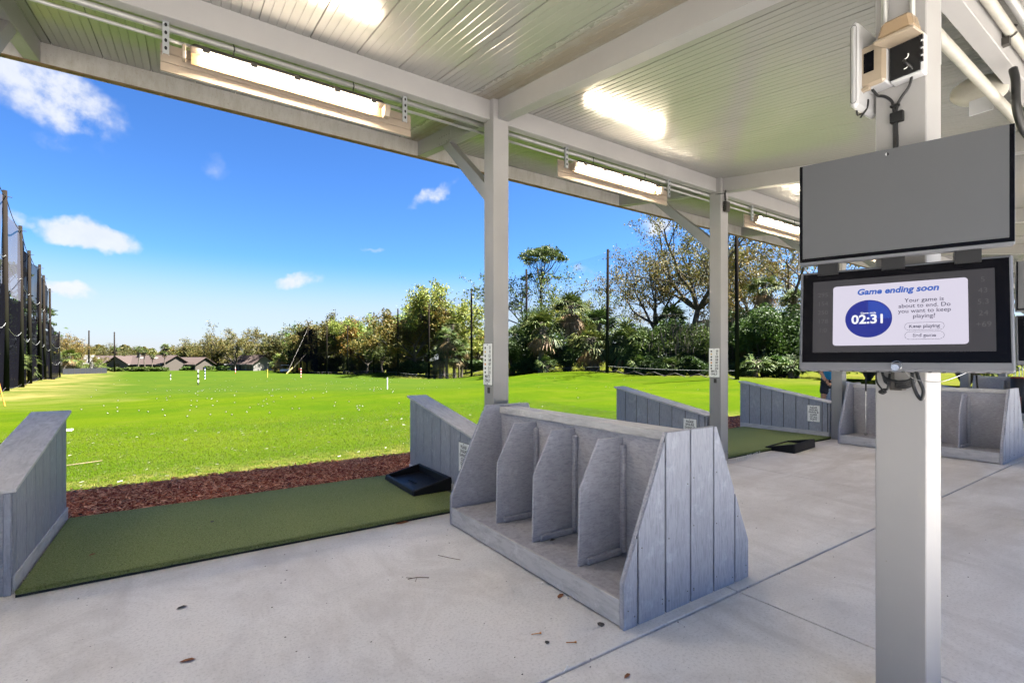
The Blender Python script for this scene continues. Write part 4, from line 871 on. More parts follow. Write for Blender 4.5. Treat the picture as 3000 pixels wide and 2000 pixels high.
for i in range(len(LP)-1):
    h0, h1 = lp[i][2]-.3, lp[i+1][2]-.3
    if i == 6: h0 = 6.9
    tm = ['net_pale', 'net_pale', 'net_dense', 'net_mid', 'net_dense', 'net_dense', 'net_dense'][i]
    net_panel(LP[i], LP[i+1], h0*.55, h1*.55, 'net_dense', ln_, .2, .1, seed=i)
    # the upper sheet is laced to the lower one at the middle rope
    a, b = LP[i]+Vector((0, 0, h0*.55)), LP[i+1]+Vector((0, 0, h1*.55)); net_panel(a, b, h0*.45, h1*.45, tm, ln_, .15, .02, seed=20+i)
    rope(LP[i], LP[i+1], h0*.36, h1*.36, ln_, .45, .011, 'conduit'); rope(LP[i], LP[i+1], h0*.70, h1*.70, ln_, .5, .011, 'conduit'); rope(LP[i], LP[i+1], h0, h1, ln_, .45, .022, 'dark_steel'); rope(LP[i], LP[i+1], .35, .35, ln_, .12, .012, 'dark_steel')
rn_ = tag(empty('boundary_net'), 'thin see-through net strung between the poles on the right', 'net')
for i in range(len(RP)-1):
    net_panel(RP[i], RP[i+1], rp[i][2]-.3, rp[i+1][2]-.3, 'net_faint', rn_, .3, .1, seed=50+i)
    rope(RP[i], RP[i+1], .75, .75, rn_, .1, .015, 'conduit'); rope(RP[i], RP[i+1], 5.2, 5.2, rn_, .3, .012, 'dark_steel')
    rope(RP[i], RP[i+1], .12, .12, rn_, .0, .035, 'dark_steel', .28)
cn_ = tag(empty('corner_net'), 'dark folded net at the far corner by the red flag', 'net')
q0, q1, q2 = onground(902, 114), onground(870, 124), onground(846, 136)
net_panel(q0, q1, 11, 10, 'net_dense', cn_, .6, .1, seed=70); net_panel(q1, q2, 10, 9, 'net_dense', cn_, .6, .1, seed=71); net_panel(q0+RGT*1.2, q1+RGT*1.5, 10.8, 9.8, 'net_mid', cn_, .3, .1, seed=72); net_panel(onground(902, 114), onground(930, 112), 10.8, 10.5, 'net_mid', cn_, .3, .1, seed=73)
for px, d, h in ((840, 103, 10.6), (842, 104, 5.2)):
    a = onground(px, d); b = onground(902, 114)+Vector((0, 0, h)); MB().cyl(a, b, .014, 5).ob('guy_wire', 'dark_steel', cn_)
MB().cyl(onground(838, 102.5), onground(838, 102.5).lerp(onground(902, 114)+Vector((0, 0, 5.2)), .28), .06, 6).ob('guy_guard', 'yellow_paint', cn_)
lf = tag(empty('low_fence', onground(250, 112)), 'low dark blue mesh fence in front of the pale house', 'fence')
a, b = onground(186, 108), onground(313, 118)
for i in range(8):
    p, q = a.lerp(b, i/8), a.lerp(b, (i+1)/8); o = lf.location
    MB().hexa([(p.x-o.x, p.y-o.y, p.z-o.z), (q.x-o.x, q.y-o.y, q.z-o.z), (q.x-o.x+.03, q.y-o.y+.03, q.z-o.z), (p.x-o.x+.03, p.y-o.y+.03, p.z-o.z), (p.x-o.x, p.y-o.y, p.z-o.z+1.3), (q.x-o.x, q.y-o.y, q.z-o.z+1.3), (q.x-o.x+.03, q.y-o.y+.03, q.z-o.z+1.3), (p.x-o.x+.03, p.y-o.y+.03, p.z-o.z+1.3)]).ob('fence_panel', 'fence_dark', lf)
    MB().cyl((p.x-o.x-.05, p.y-o.y-.05, p.z-o.z), (p.x-o.x-.05, p.y-o.y-.05, p.z-o.z+1.4), .05, 6).ob('fence_post', 'dark_steel', lf)
# ------------------------------------------------------------------ vegetation
def leafcards(centers, size, m, name, seed, aspect=1.7, flat_=0.0, droop=0.0):
    r = np.random.default_rng(seed); c = np.asarray(centers, float); n = len(c)
    a = r.normal(size=(n, 3)); a[:, 2] *= (1-flat_); a[:, 2] -= droop; a /= np.linalg.norm(a, axis=1)[:, None]
    b = r.normal(size=(n, 3)); b -= (b*a).sum(1)[:, None]*a; b /= np.linalg.norm(b, axis=1)[:, None]
    s = size*r.uniform(.55, 1.35, n)[:, None]
    a = a*s*aspect*.5; b = b*s*.5
    bend = np.cross(a, b); bend /= (np.linalg.norm(bend, axis=1)[:, None]+1e-9); bend *= s*.15
    V = np.stack([c-a, c+b+bend, c+a, c-b+bend], 1).reshape(-1, 3)
    return npmesh(name, V, 4, m)
def rdir(rn, el0, el1, az=None):
    az = rn.uniform(0, 2*math.pi) if az is None else az; el = R(rn.uniform(el0, el1))
    return Vector((math.cos(az)*math.cos(el), math.sin(az)*math.cos(el), math.sin(el)))
def grow(mb, rn, p, d, L, r, lvl, maxl, leaves, P):
    n = 5 if lvl < 2 else 3; pts = [p]; dd = d.copy(); wob = P.get('wob', .25)
    for i in range(n):
        dd = (dd+Vector((rn.gauss(0, wob), rn.gauss(0, wob), rn.gauss(P.get('lift', .04), wob*.7)))).normalized()
        pts.append(pts[-1]+dd*L/n)
    rs = [max(P['rmin'], r*(1-.72*i/n)) for i in range(n+1)]
    mb.tube(pts, rs, 7 if lvl == 0 else (5 if lvl == 1 else 3), False)
    if lvl >= maxl-1:
        k = P['leaf_n'] if lvl == maxl else P['leaf_n']//3
        for _ in range(k):
            t = rn.uniform(.25, 1.08)*n; i = min(n-1, int(t)); q = pts[i].lerp(pts[i+1], min(1.2, t-i))
            s = P['leaf_r']; leaves.append((q.x+rn.gauss(0, s), q.y+rn.gauss(0, s), q.z+rn.gauss(0, s*.7)))
    if lvl < maxl:
        k = P['kids'][lvl]
        for j in range(k):
            t = (P.get('t0', .3)+(1-P.get('t0', .3))*(j+rn.random())/k)*n; i = min(n-1, int(t)); q = pts[i].lerp(pts[i+1], t-i)
            axis = (pts[i+1]-pts[i]).normalized(); side = rdir(rn, -35, 60); side = (side-axis*side.dot(axis)).normalized()
            nd = (axis*rn.uniform(.45, .9)+side*rn.uniform(.6, 1.0)).normalized()
            grow(mb, rn, q, nd, L*rn.uniform(.38, .58), max(P['rmin'], rs[i]*.55), lvl+1, maxl, leaves, P)
def oak(seed, H, spread, leaf, size, leaf_n=26, trunk=.28, kids=(6, 5, 4), limbs=6, el=(18, 62), leaf_r=None, rmin=.012, tr=None):
    rn = random.Random(seed); mb = MB(); lv = []
    th = H*trunk; r0 = tr or H*.026; lean = Vector((rn.uniform(-.08, .08), rn.uniform(-.08, .08), 1))
    tp = [lean*(th*i/5)+Vector((rn.gauss(0, .06), rn.gauss(0, .06), 0))*i*.5 for i in range(6)]; tp[0] = Vector((0, 0, -.3))
    mb.tube(tp, [r0*(1.55 if i == 0 else 1.1-.06*i) for i in range(6)], 9, False)
    P = dict(rmin=rmin, leaf_n=leaf_n, leaf_r=leaf_r or H*.022, kids=kids, lift=.06, wob=.22)
    for i in range(limbs):
        az = 2*math.pi*(i+rn.uniform(-.25, .25))/limbs; d = rdir(rn, el[0], el[1], az); z = tp[5] if rn.random() < .6 else tp[4]
        L = spread*rn.uniform(.75, 1.05)*math.cos(math.asin(d.z))+(H-th)*rn.uniform(.6, .8)*max(0, d.z)
        grow(mb, rn, z, d, L, r0*.62, 0, 2, lv, P)
    grow(mb, rn, tp[5], Vector((rn.uniform(-.3, .3), rn.uniform(-.3, .3), 1)).normalized(), (H-th)*.62, r0*.7, 0, 2, lv, P)
    tm = mb.mesh('trunk', 'bark', True); lm_ = leafcards(lv, size, leaf, 'crown', seed)
    top = max(p[2] for p in lv); k = H/top
    M_ = Matrix.Diagonal((k, k, k, 1)); tm.transform(M_); lm_.transform(M_)
    return tm, lm_
def pine(seed, H, size):
    rn = random.Random(seed); mb = MB(); lv = []
    tp = [Vector((.25*math.sin(i*.8), .1*i*.2, H*.82*i/8)) for i in range(9)]; mb.tube(tp, [.24*(1-.07*i) for i in range(9)], 8, False)
    def tuft(x, y, z, n, rad):
        for _ in range(n): lv.append((x+rn.gauss(0, rad), y+rn.gauss(0, rad), z+rn.gauss(0, rad*.5)))
    for i in range(34):
        az = i*2.399; q = math.sqrt((i+.5)/34)*3.1; x, y = q*math.cos(az), q*math.sin(az); z = H-2.3+2.2*math.sqrt(max(0, 1-(q/3.2)**2))+rn.uniform(-.35, .2)
        st_ = tp[6].lerp(tp[8], rn.random()); mid_ = st_.lerp(Vector((x, y, z)), .55)+Vector((0, 0, -.45)); mb.tube([st_, mid_, Vector((x, y, z))], [.07, .045, .015], 4, False)
        tuft(x, y, z, 95, .34)
    for x, y, z in ((-3.4, .6, H-4.6), (-2.6, .2, H-4.2), (2.9, -.8, H-3.9), (2.5, 1.2, H-4.0)): mb.tube([tp[5], Vector((x*.5, y*.5, z-.2)), Vector((x, y, z))], [.07, .05, .015], 4, False); tuft(x, y, z, 70, .32)
    mb.tube([tp[4], tp[4]+Vector((.9, -.6, .5)), tp[4]+Vector((1.5, -1.0, 1.2))], [.10, .07, .04], 5)
    return mb.mesh('trunk', 'bark', True), leafcards(lv, size, 'pine_leaf', 'crown', seed, 2.4)
def palm(seed, th, rad, nf=34, skirt=14, tr=.19):
    rn = random.Random(seed); mb = MB(); lean = Vector((rn.uniform(-.1, .1), rn.uniform(-.1, .1), 1))
    tp = [lean*(th*i/6)+Vector((.05*math.sin(i), .05*math.cos(i*1.3), 0)) for i in range(7)]; tp[0].z = -.2
    mb.tube(tp, [tr*(1.25 if i == 0 else 1+.05*(i % 2)) for i in range(7)], 8, False); top = tp[-1]
    for i in range(26):                                # old leaf boots on the stem
        q = tp[3].lerp(tp[6], rn.random()); d = rdir(rn, 20, 55); mb.tube([q, q+d*.38], [.05, .02], 3, False)
    Vg, Vd = [], []
    def fan(store, az, el, L, dr):
        d = Vector((math.cos(az)*math.cos(el), math.sin(az)*math.cos(el), math.sin(el))); side = Vector((-math.sin(az), math.cos(az), 0)); up = side.cross(d)*-1
        tip = top+d*L*.55; tip.z -= dr*.25*L
        mb.tube([top, top+d*L*.3, tip], [.022, .016, .010], 3, False)
        n = 15
        for k in range(n):
            a = R(-105+210*k/(n-1)+rn.gauss(0, 3)); l = L*.62*(.75+.25*math.cos(a))*rn.uniform(.85, 1.1)
            ld = (d*math.cos(a)+side*math.sin(a)+up*rn.gauss(.05, .08)).normalized(); wv = ld.cross(up).normalized()*L*.028
            m1 = tip+ld*l*.55; m1.z -= dr*l*.12; e = tip+ld*l; e.z -= dr*l*.50+.05*l
            store += [tip-wv*.4, tip+wv*.4, m1+wv, m1-wv, m1-wv, m1+wv, e+wv*.15, e-wv*.15]
    for i in range(nf): fan(Vg, i*2.399+rn.uniform(-.2, .2), R(rn.triangular(-30, 85, 25)), rad*rn.uniform(.85, 1.1), rn.uniform(.4, 1.1))
    for i in range(skirt): fan(Vd, i*2.399+rn.uniform(-.3, .3), R(rn.uniform(-75, -38)), rad*rn.uniform(.7, 1.0), rn.uniform(.5, 1.2))
    return mb.mesh('trunk', 'palm_bark', True), npmesh('crown', np.array([tuple(v) for v in Vg]), 4, 'palm_frond'), (npmesh('dead_fronds', np.array([tuple(v) for v in Vd]), 4, 'dead_frond') if Vd else None)
def bush(seed, w_, h_, n, size, leaf, lobes=9):
    rn = random.Random(seed); r = np.random.default_rng(seed); mb = MB(); C = []
    for i in range(lobes):
        a = rn.uniform(0, 6.28); q = rn.uniform(0, .7)*w_/2; cz = h_*rn.uniform(.22, .78); rad = w_*rn.uniform(.10, .27)*(1.15-.5*cz/h_)
        cx, cy = q*math.cos(a), q*math.sin(a); k = n//lobes
        v = r.normal(size=(k, 3)); v /= np.linalg.norm(v, axis=1)[:, None]; v *= (rad*r.uniform(.55, 1.12, k)**.6)[:, None]
        v[:, 2] *= h_/w_*1.1; C.append(v+[cx, cy, cz]); mb.tube([(0, 0, -.1), (cx*.5, cy*.5, cz*.5), (cx, cy, cz)], [.06, .04, .015], 4, False)
    C = np.concatenate(C); C[:, 2] = np.abs(C[:, 2])
    return mb.mesh('stem', 'bark'), leafcards(C, size, leaf, 'foliage', seed)
def plant(kind, name, meshes, px, d, rz, sc, tint, lab, cat='tree', group=None, dz=0):
    p = onground(px, d); p.z += dz; t = tag(empty(name, p, rz), lab, cat, group); t.scale = (sc,)*3 if isinstance(sc, (int, float)) else sc
    nm = ('stem', 'foliage') if kind == 'bush' else ('trunk', 'crown', 'dead_fronds')
    for n_, me in zip(nm, meshes):
        if me:
            o = linked(n_, me, t); o.color = (*tint, 1)
    return t
def scl(px, d, ytop, H):                               # scale that gives a plant of model height H the height it has at that bearing
    z = gz(at(px, d)); return ((1052-ytop)/1434*d+1.5-z)/H
# --- near right: behind the pole line
ROT = lambda: random.uniform(0, 6.28)
nk1 = oak(101, 20, 11, 'oak_leaf', .15, 52, .42, limbs=7, el=(5, 55), leaf_r=.36, tr=.42)
nk2 = oak(102, 14, 8, 'oak_leaf', .15, 50, .45, limbs=6, el=(15, 60), leaf_r=.40, tr=.30)
nk3 = oak(103, 18, 10, 'oak_leaf', .15, 46, .35, limbs=6, el=(5, 50), leaf_r=.34, tr=.34)
sp1 = oak(104, 11, 5, 'lime_leaf', .16, 30, .35, limbs=5, el=(25, 70), leaf_r=.28, tr=.14)
sp2 = oak(105, 11, 5, 'green_leaf', .15, 20, .4, limbs=4, el=(25, 70), leaf_r=.26, tr=.15)
plant('tree', 'oak_tree', nk1, 2035, 50, .4, 1.05, (1.0, .92, .7), 'huge rusty-leaved oak rising behind the second post brace', group='trees behind the right poles')
plant('tree', 'oak_tree', nk2, 1915, 53, 1.9, scl(1915, 53, 715, 14), (1.15, .95, .8), 'spreading oak just right of the lone thick pole', group='trees behind the right poles')
plant('tree', 'oak_tree', nk3, 2330, 47, 2.6, 1.0, (1.25, .95, .6), 'orange-leaved oak between second post and grey screen', group='trees behind the right poles')
plant('tree', 'oak_tree', nk2, 2190, 58, 4.0, 1.15, (1.1, .9, .6), 'orange oak branches seen right behind the second post', group='trees behind the right poles')
pn = pine(111, 17, .17)
plant('tree', 'pine_tree', pn, 1590, 63, .3, scl(1590, 63, 722, 17.3), (1, 1, 1), 'tall pine with a flat umbrella crown', group='trees behind the right poles')
plant('tree', 'bare_tree', sp2, 1545, 62, .9, scl(1545, 62, 780, 11), (1.2, 1.1, .8), 'thin half-bare tree left of the umbrella pine', group='trees behind the right poles')
plant('tree', 'young_tree', sp1, 1725, 60, 2.2, scl(1725, 60, 842, 11), (1, 1, 1), 'fresh green young tree between umbrella pine and lone pole', group='trees behind the right poles')
plant('tree', 'young_tree', sp1, 1655, 66, 4.2, scl(1655, 66, 850, 11), (1.1, 1, .7), 'yellow-green young tree at the foot of the umbrella pine', group='trees behind the right poles')
b1 = bush(121, 5.5, 7.0, 17000, .115, 'green_leaf', 26); b2 = bush(122, 6, 4.6, 17000, .10, 'green_leaf', 26); b3 = bush(123, 4.2, 3.0, 10000, .10, 'green_leaf', 18); b4 = bush(124, 3, 1.7, 6000, .09, 'green_leaf', 14)
def shrub(m, px, d, sc, tint, lab, nm='shrub'): return plant('bush', nm, m, px, d, ROT(), sc, tint, lab, 'shrub', 'shrubs behind the right poles')
shrub(b1, 1560, 53, (1.0, 1.0, 1.12), (.8, .85, .85), 'dark glossy magnolia-like shrub behind the pole by the pine')
shrub(b2, 1500, 52, .9, (.7, .8, .8), 'dark shrub showing just right of the nearest post')
shrub(b2, 1885, 46, (1.1, 1.1, 1.05), (1.1, 1.15, 1.0), 'bright green rounded shrub right of the lone pole'); shrub(b1, 1990, 47, (1.15, 1.1, .86), (.85, 1.0, .9), 'vine-covered mound of greenery below the huge oak')
shrub(b2, 2060, 43, (1.1, 1.1, 1.05), (.9, .9, .75), 'mossy shrub left of the second post'); shrub(b1, 2150, 45, (1.1, 1.1, 1.0), (.75, .9, .8), 'shrub mass just right of the second post')
shrub(b2, 2235, 40, (1.2, 1.1, 1.35), (.65, .8, .7), 'dark shrub under the palm right of the second post'); shrub(b1, 2330, 41, (1.1, 1.1, .95), (.6, .75, .7), 'dark shrub left of the monitor edge'); shrub(b2, 2425, 38, (1.2, 1.1, .8), (.6, .75, .6), 'shrub seen below the monitor behind the golfer')
shrub(b2, 2545, 34, 1.0, (.65, .8, .6), 'shrub hidden mostly by the monitor and pillar'); shrub(b2, 2680, 30, 1.0, (.65, .8, .6), 'shrub behind the monitor pillar'); shrub(b2, 2830, 27, 1.0, (.7, .8, .6), 'shrub seen through the gap right of the pillar')
shrub(b3, 1655, 50, 1.0, (.75, .95, .9), 'low feathery shrub beneath the brown-skirted palm'); shrub(b3, 1800, 47, 1.0, (.6, .75, .7), 'low dark shrub at the base of the lone pole'); shrub(b3, 1730, 52, 1.7, (.6, .75, .75), 'dark shrub filling the gap behind the palms'); shrub(b3, 1600, 55, 1.7, (.55, .7, .7), 'dark low shrub behind the second right pole')
shrub(b4, 1945, 42, 1.1, (.6, .75, .6), 'low undergrowth clump below the vine mound'); shrub(b4, 2030, 40.5, 1.1, (.55, .7, .6), 'low undergrowth clump left of the second post foot'); shrub(b4, 2180, 38.5, 1.0, (.55, .7, .6), 'low undergrowth by the green-stained pole'); shrub(b4, 2290, 37, 1.1, (.9, 1.2, .8), 'bright low plants in front of the dark shrub'); shrub(b3, 1850, 45, 1.0, (.7, .85, .75), 'mid-height shrub between the pole and the green palms'); shrub(b4, 1545, 50.5, 1.2, (.5, .65, .6), 'low dark clump at the second pole foot'); shrub(b4, 1880, 43, 1.1, (.55, .75, .6), 'low clump right of the lone pole foot')
pA = palm(131, 3.4, 1.75, 40, 22); pB = palm(132, 5.2, 1.7, 40, 26); pC = palm(133, 2.2, 1.7, 36, 14); pD = palm(134, 8.0, 1.6, 40, 16); pE = palm(135, 1.0, 1.5, 26, 0)
def plm(m, px, d, sc, lab, tint=(1, 1, 1), grp='palms along the right boundary'): return plant('palm', 'cabbage_palm', m, px, d, ROT(), sc, tint, lab, 'palm', grp)
plm(pA, 1585, 49, 1.35, 'sabal palm with tan drooping skirt right of the second pole', (1.15, 1.1, 1)); plm(pB, 1668, 50, 1.3, 'tallest sabal palm with a thick brown dead skirt'); plm(pC, 1735, 47, 1.4, 'sabal palm with tan skirt left of the lone pole', (1.2, 1.1, .9)); plm(pC, 1838, 46, 1.5, 'green sabal palm right of the lone pole', (1.1, 1.15, 1)); plm(pB, 1975, 52, 1.18, 'palm top rising above the vine mound', (.8, .95, .9)); plm(pA, 1750, 53, 1.5, 'dark green palm behind the lone pole', (.75, .95, .9))
plm(pB, 1505, 55, .85, 'palm fronds peeking right of the nearest post', (.9, 1.1, 1)); plm(pD, 2242, 43, 1.0, 'tall palm with round crown right of the second post', (1.2, 1.15, 1)); plm(pD, 2318, 46, .95, 'tall palm beside the monitor edge', (.9, 1, .9)); plm(pA, 2200, 42, 1.0, 'short palm behind the green-stained pole', (.9, 1.05, .9)); plm(pC, 2290, 39.5, .9, 'low palm below the tall round palm', (.8, 1, .8))
for px, d, lb in ((1600, 47.5, 'palmetto clump at the second pole foot'), (1880, 42.5, 'palmetto clump below the bright green shrub'), (1965, 41.5, 'palmetto clump below the vine mound'), (2215, 36.5, 'palmetto clump right of the green-stained pole'), (2320, 36, 'palmetto clump below the monitor corner')): plm(pE, px, d, .9, lb, (1, 1.15, 1))
ms = []
rn = random.Random(9)
for i in range(300):
    x, y = rn.gauss(0, 1.9), rn.gauss(0, .5); z0 = rn.uniform(2.2, 5.0); L = rn.uniform(.25, .9); wd = rn.uniform(.015, .04)
    ms += [(x-wd, y, z0), (x+wd, y, z0), (x+wd*.3+rn.gauss(0, .05), y, z0-L), (x-wd*.3, y+rn.gauss(0, .05), z0-L)]
mo = linked('spanish_moss', npmesh('spanish_moss', np.array(ms), 4, 'moss'), None, onground(2045, 41.6), YAW); mo.color = (1, 1, 1, 1)
tag(mo, 'grey hanging moss draped left of the second post', 'moss', kind='stuff')
# --- middle distance
mk1 = oak(201, 16, 6.5, 'lime_leaf', .27, 80, .3, limbs=7, el=(15, 70), leaf_r=.55, tr=.32)
mk2 = oak(202, 14, 7, 'oak_leaf', .27, 85, .28, limbs=7, el=(10, 60), leaf_r=.55, tr=.36)
mk3 = oak(203, 12, 7, 'oak_leaf', .29, 75, .25, limbs=7, el=(8, 60), leaf_r=.55, tr=.34)
def mid(m, px, d, yt, H, tint, lab, grp='trees beyond the middle poles'): return plant('tree', 'oak_tree', m, px, d, ROT(), scl(px, d, yt, H), tint, lab, 'tree', grp)
mid(mk1, 1300, 84, 822, 16, (1, 1, .9), 'tall fresh lime-green tree left of the nearest post'); mid(mk2, 1215, 82, 850, 14, (1.2, .95, .6), 'rusty brown oak left of the lime-green tree'); mid(mk1, 1160, 100, 888, 16, (.9, 1.1, 1), 'bright green treetop behind the middle poles'); mid(mk2, 1120, 92, 940, 14, (.75, .9, .7), 'dark round oak between two middle poles')
mid(mk2, 1075, 106, 930, 14, (1.6, 1.0, .42), 'orange-leaved tree left of the middle poles'); mid(mk1, 1045, 118, 925, 16, (.9, .95, .8), 'yellow-green tree behind the orange one'); mid(mk2, 1010, 122, 903, 14, (.95, .85, .75), 'tall thin brown oak above the orange tree'); mid(mk3, 960, 120, 932, 12, (1.1, .9, .7), 'broad brown oak behind the green-based pole'); mid(mk3, 925, 128, 945, 12, (.8, .85, .6), 'olive oak behind the dark net corner')
mid(mk2, 1400, 96, 948, 14, (1.6, 1.0, .4), 'orange tree peeking left of the nearest post'); mid(mk3, 1365, 100, 985, 12, (1.2, .95, .6), 'low brown oak behind the palm group'); mid(mk3, 1250, 92, 905, 12, (.9, .85, .6), 'olive oak under the lime-green tree'); mid(mk3, 1190, 96, 960, 12, (.7, .75, .6), 'shaded low oak behind the middle poles'); mid(mk3, 1060, 112, 985, 12, (.6, .7, .55), 'low dark oak under the orange tree'); mid(mk2, 1480, 98, 985, 14, (.8, .95, .7), 'low tree hidden behind the nearest post')
plm(pD, 1333, 73, scl(1333, 73, 925, 9.4), 'tall sabal palm with drooping head beside the lime-green tree', (1.1, 1, .8), 'palms in the middle distance'); plm(pD, 1345, 74, .66, 'second stem of the tall palm pair', (1, 1, .8), 'palms in the middle distance')
for i, (px, d, sc, lb) in enumerate(((1290, 71, 1.0, 'bushy palm left in the palm group'), (1310, 70, 1.12, 'bushy palm in the middle of the palm group'), (1330, 70.5, 1.0, 'bushy palm at the right of the palm group'), (1272, 73, .95, 'bushy palm behind the middle pole'), (1353, 72, .85, 'slim palm at the right end of the palm group'))): plm((pA, pB, pA, pC, pB)[i], px, d, sc*1.05, lb, (1, 1.1, .9), 'palms in the middle distance')
m3 = bush(221, 5, 2.4, 5000, .24, 'green_leaf', 10); m4 = bush(222, 5, 3.4, 5000, .28, 'oak_leaf', 10)
for px, d, lb in ((1205, 82, 'low dark hedge clump between middle poles'), (1230, 84, 'low dark hedge clump left of the lime-green tree'), (1390, 92, 'low shrubs beside the tan house wall'), (1150, 95, 'shrub clump behind the middle poles'), (1110, 104, 'dark shrub behind the leftmost middle pole'), (1430, 80, 'shrub behind the nearest post')):
    plant('bush', 'shrub', m3, px, d, ROT(), 1.0, (.7, .8, .7), lb, 'shrub', 'shrubs in the middle distance')
for px, d, lb in ((1040, 116, 'brown undergrowth below the orange tree'), (985, 122, 'brown undergrowth behind the green-based pole'), (940, 124, 'brown undergrowth at the dark net corner'), (1180, 100, 'brown undergrowth in the shaded trees'), (1085, 112, 'brown undergrowth behind the poles')):
    plant('bush', 'shrub', m4, px, d, ROT(), 1.3, (.7, .7, .6), lb, 'shrub', 'shrubs in the middle distance')
# --- far left
fk1 = oak(301, 15, 9.5, 'oak_leaf', .31, 36, .26, limbs=7, el=(8, 58), leaf_r=.6, tr=.42, rmin=.05); fk2 = oak(302, 12, 8, 'oak_leaf', .34, 38, .25, limbs=6, el=(8, 60), leaf_r=.65, tr=.34, rmin=.05); fk3 = oak(303, 10, 6, 'green_leaf', .38, 20, .3, limbs=6, el=(12, 65), leaf_r=.55, tr=.26, rmin=.03)
fo = [(690, 146, 940, fk1, 15, (1.1, .95, .8), 'largest spreading oak right of the houses'), (640, 166, 975, fk2, 12, (1.1, .95, .7), 'oak touching the largest oak on its left'), (590, 168, 985, fk2, 12, (1.0, .9, .75), 'pale bare-topped oak above the red roof end'), (545, 172, 996, fk2, 12, (1.0, .9, .7), 'oak behind the right end of the long roof'), (800, 152, 948, fk2, 12, (1.0, .95, .8), 'twiggy oak left of the dark net corner'), (755, 158, 1000, fk2, 12, (.9, .95, .6), 'olive oak right of the largest oak'), (830, 160, 985, fk2, 12, (1.0, .95, .6), 'olive oak beside the dark net corner'),
      (882, 140, 940, fk3, 10, (.9, 1.1, 1), 'dark evergreen top above the dark net corner'), (190, 118, 968, fk1, 15, (1.5, 1.05, .9), 'pinkish brown oak at the end of the left net'), (235, 128, 1000, fk2, 12, (1.2, 1.0, .75), 'brown oak left of the tall green poles'), (205, 140, 985, fk2, 12, (1.2, 1.0, .8), 'brown oak behind the pinkish one'), (322, 166, 1000, fk1, 15, (.85, .8, .7), 'dark twiggy oak above the houses between green poles'), (372, 166, 1003, fk1, 15, (.8, .8, .75), 'bare grey oak in front of the long roof'), (290, 168, 1012, fk2, 12, (.9, .85, .7), 'dark oak behind the left green pole'), (430, 205, 1020, fk2, 12, (.9, .9, .7), 'far oak behind the long roof'), (480, 210, 1018, fk2, 12, (1, .95, .8), 'far oak behind the lone tall palm'), (510, 200, 1012, fk2, 12, (.9, .9, .7), 'far brown oak right of the lone tall palm'), (350, 210, 1022, fk2, 12, (.9, .9, .8), 'far oak above the left roof'), (260, 200, 1018, fk2, 12, (1, .9, .8), 'far oak left of the green poles'), (720, 190, 1005, fk2, 12, (.8, .85, .6), 'far oak behind the largest oak'), (660, 200, 1008, fk2, 12, (.9, .9, .7), 'far dark oak behind the oaks'), (780, 185, 1000, fk2, 12, (.8, .85, .6), 'far olive oak left of the net corner'), (860, 180, 985, fk2, 12, (.85, .9, .6), 'far oak behind the net corner'), (610, 205, 1015, fk2, 12, (.85, .9, .7), 'far oak behind the red roof end'), (570, 176, 1030, fk3, 10, (.7, .85, .7), 'dark low tree before the right roof'), (525, 168, 1035, fk3, 10, (.5, .6, .5), 'very dark low oak in front of the roof end'), (900, 170, 975, fk2, 12, (.9, .85, .6), 'far brown oak behind the corner pole'), (990, 160, 965, fk2, 12, (.9, .85, .6), 'far brown oak behind the middle poles'), (1100, 150, 965, fk2, 12, (.9, .9, .6), 'far oak behind the orange tree'), (1230, 150, 965, fk2, 12, (.8, .85, .6), 'far oak behind the lime-green tree')]
for px, d, yt, m_, H, tint, lab in fo: mid(m_, px, d, yt, H, tint, lab, 'oaks at the far end of the range')
for px, d, yt, H, m_, lab in ((481, 165, 1002, 9.4, pD, 'lone tall palm high above the long roof'), (425, 141, 1017, 9.4, pD, 'palm with pale trunk in front of the long roof'), (405, 143, 1010, 9.4, pD, 'slim palm left of the pale-trunked palm'), (446, 142, 1034, 9.4, pD, 'lower palm right of the pale-trunked palm'), (484, 143, 1024, 9.4, pD, 'palm below the lone tall one'), (262, 145, 1008, 9.4, pD, 'dark palm behind the left green pole'), (335, 148, 1010, 9.4, pD, 'palm behind the right green pole'), (738, 155, 1028, 9.4, pD, 'palm right of the largest oak trunk')):
    plm(m_, px, d, scl(px, d, yt, H), lab, (1, 1, .9), 'palms at the far end of the range')
for px, d, sc, m_, lab in ((200, 112, 1.25, pA, 'broad bright palm beside the end of the left net'), (240, 118, .9, pC, 'short bluish palm before the pale house'), (292, 128, .95, pC, 'short palm before the left roof'), (822, 132, 1.1, pA, 'palm at the left of the dark net corner'), (806, 136, 1.0, pC, 'low palm by the yellow guy guard')): plm(m_, px, d, sc, lab, (1.2, 1.2, .8), 'palms at the far end of the range')
h1 = bush(311, 7, 1.7, 4200, .3, 'green_leaf', 12); h2 = bush(312, 6, 5, 5000, .4, 'oak_leaf', 12)
for px, d, m_, sc, tint, lab in ((402, 138, h1, .8, (1, .95, .7), 'clipped hedge left under the long roof'), (435, 138, h1, .8, (1, .95, .7), 'clipped hedge in the middle under the long roof'), (466, 139, h1, .75, (.95, .95, .7), 'clipped hedge right under the long roof'), (344, 138, h1, .7, (1, .95, .7), 'round bush at the foot of the right green pole'), (545, 152, h1, .8, (.8, 1, .6), 'low bushes before the right roof'), (600, 156, h1, .8, (.9, .9, .7), 'low bushes left of the largest oak'), (650, 150, h1, .8, (.8, 1, .6), 'bright bushes at the largest oak foot'), (315, 145, h1, .7, (.7, .8, .6), 'dark bushes beside the low fence')):
    plant('bush', 'hedge', m_, px, d, ROT(), sc, tint, lab, 'hedge', 'hedges before the houses')
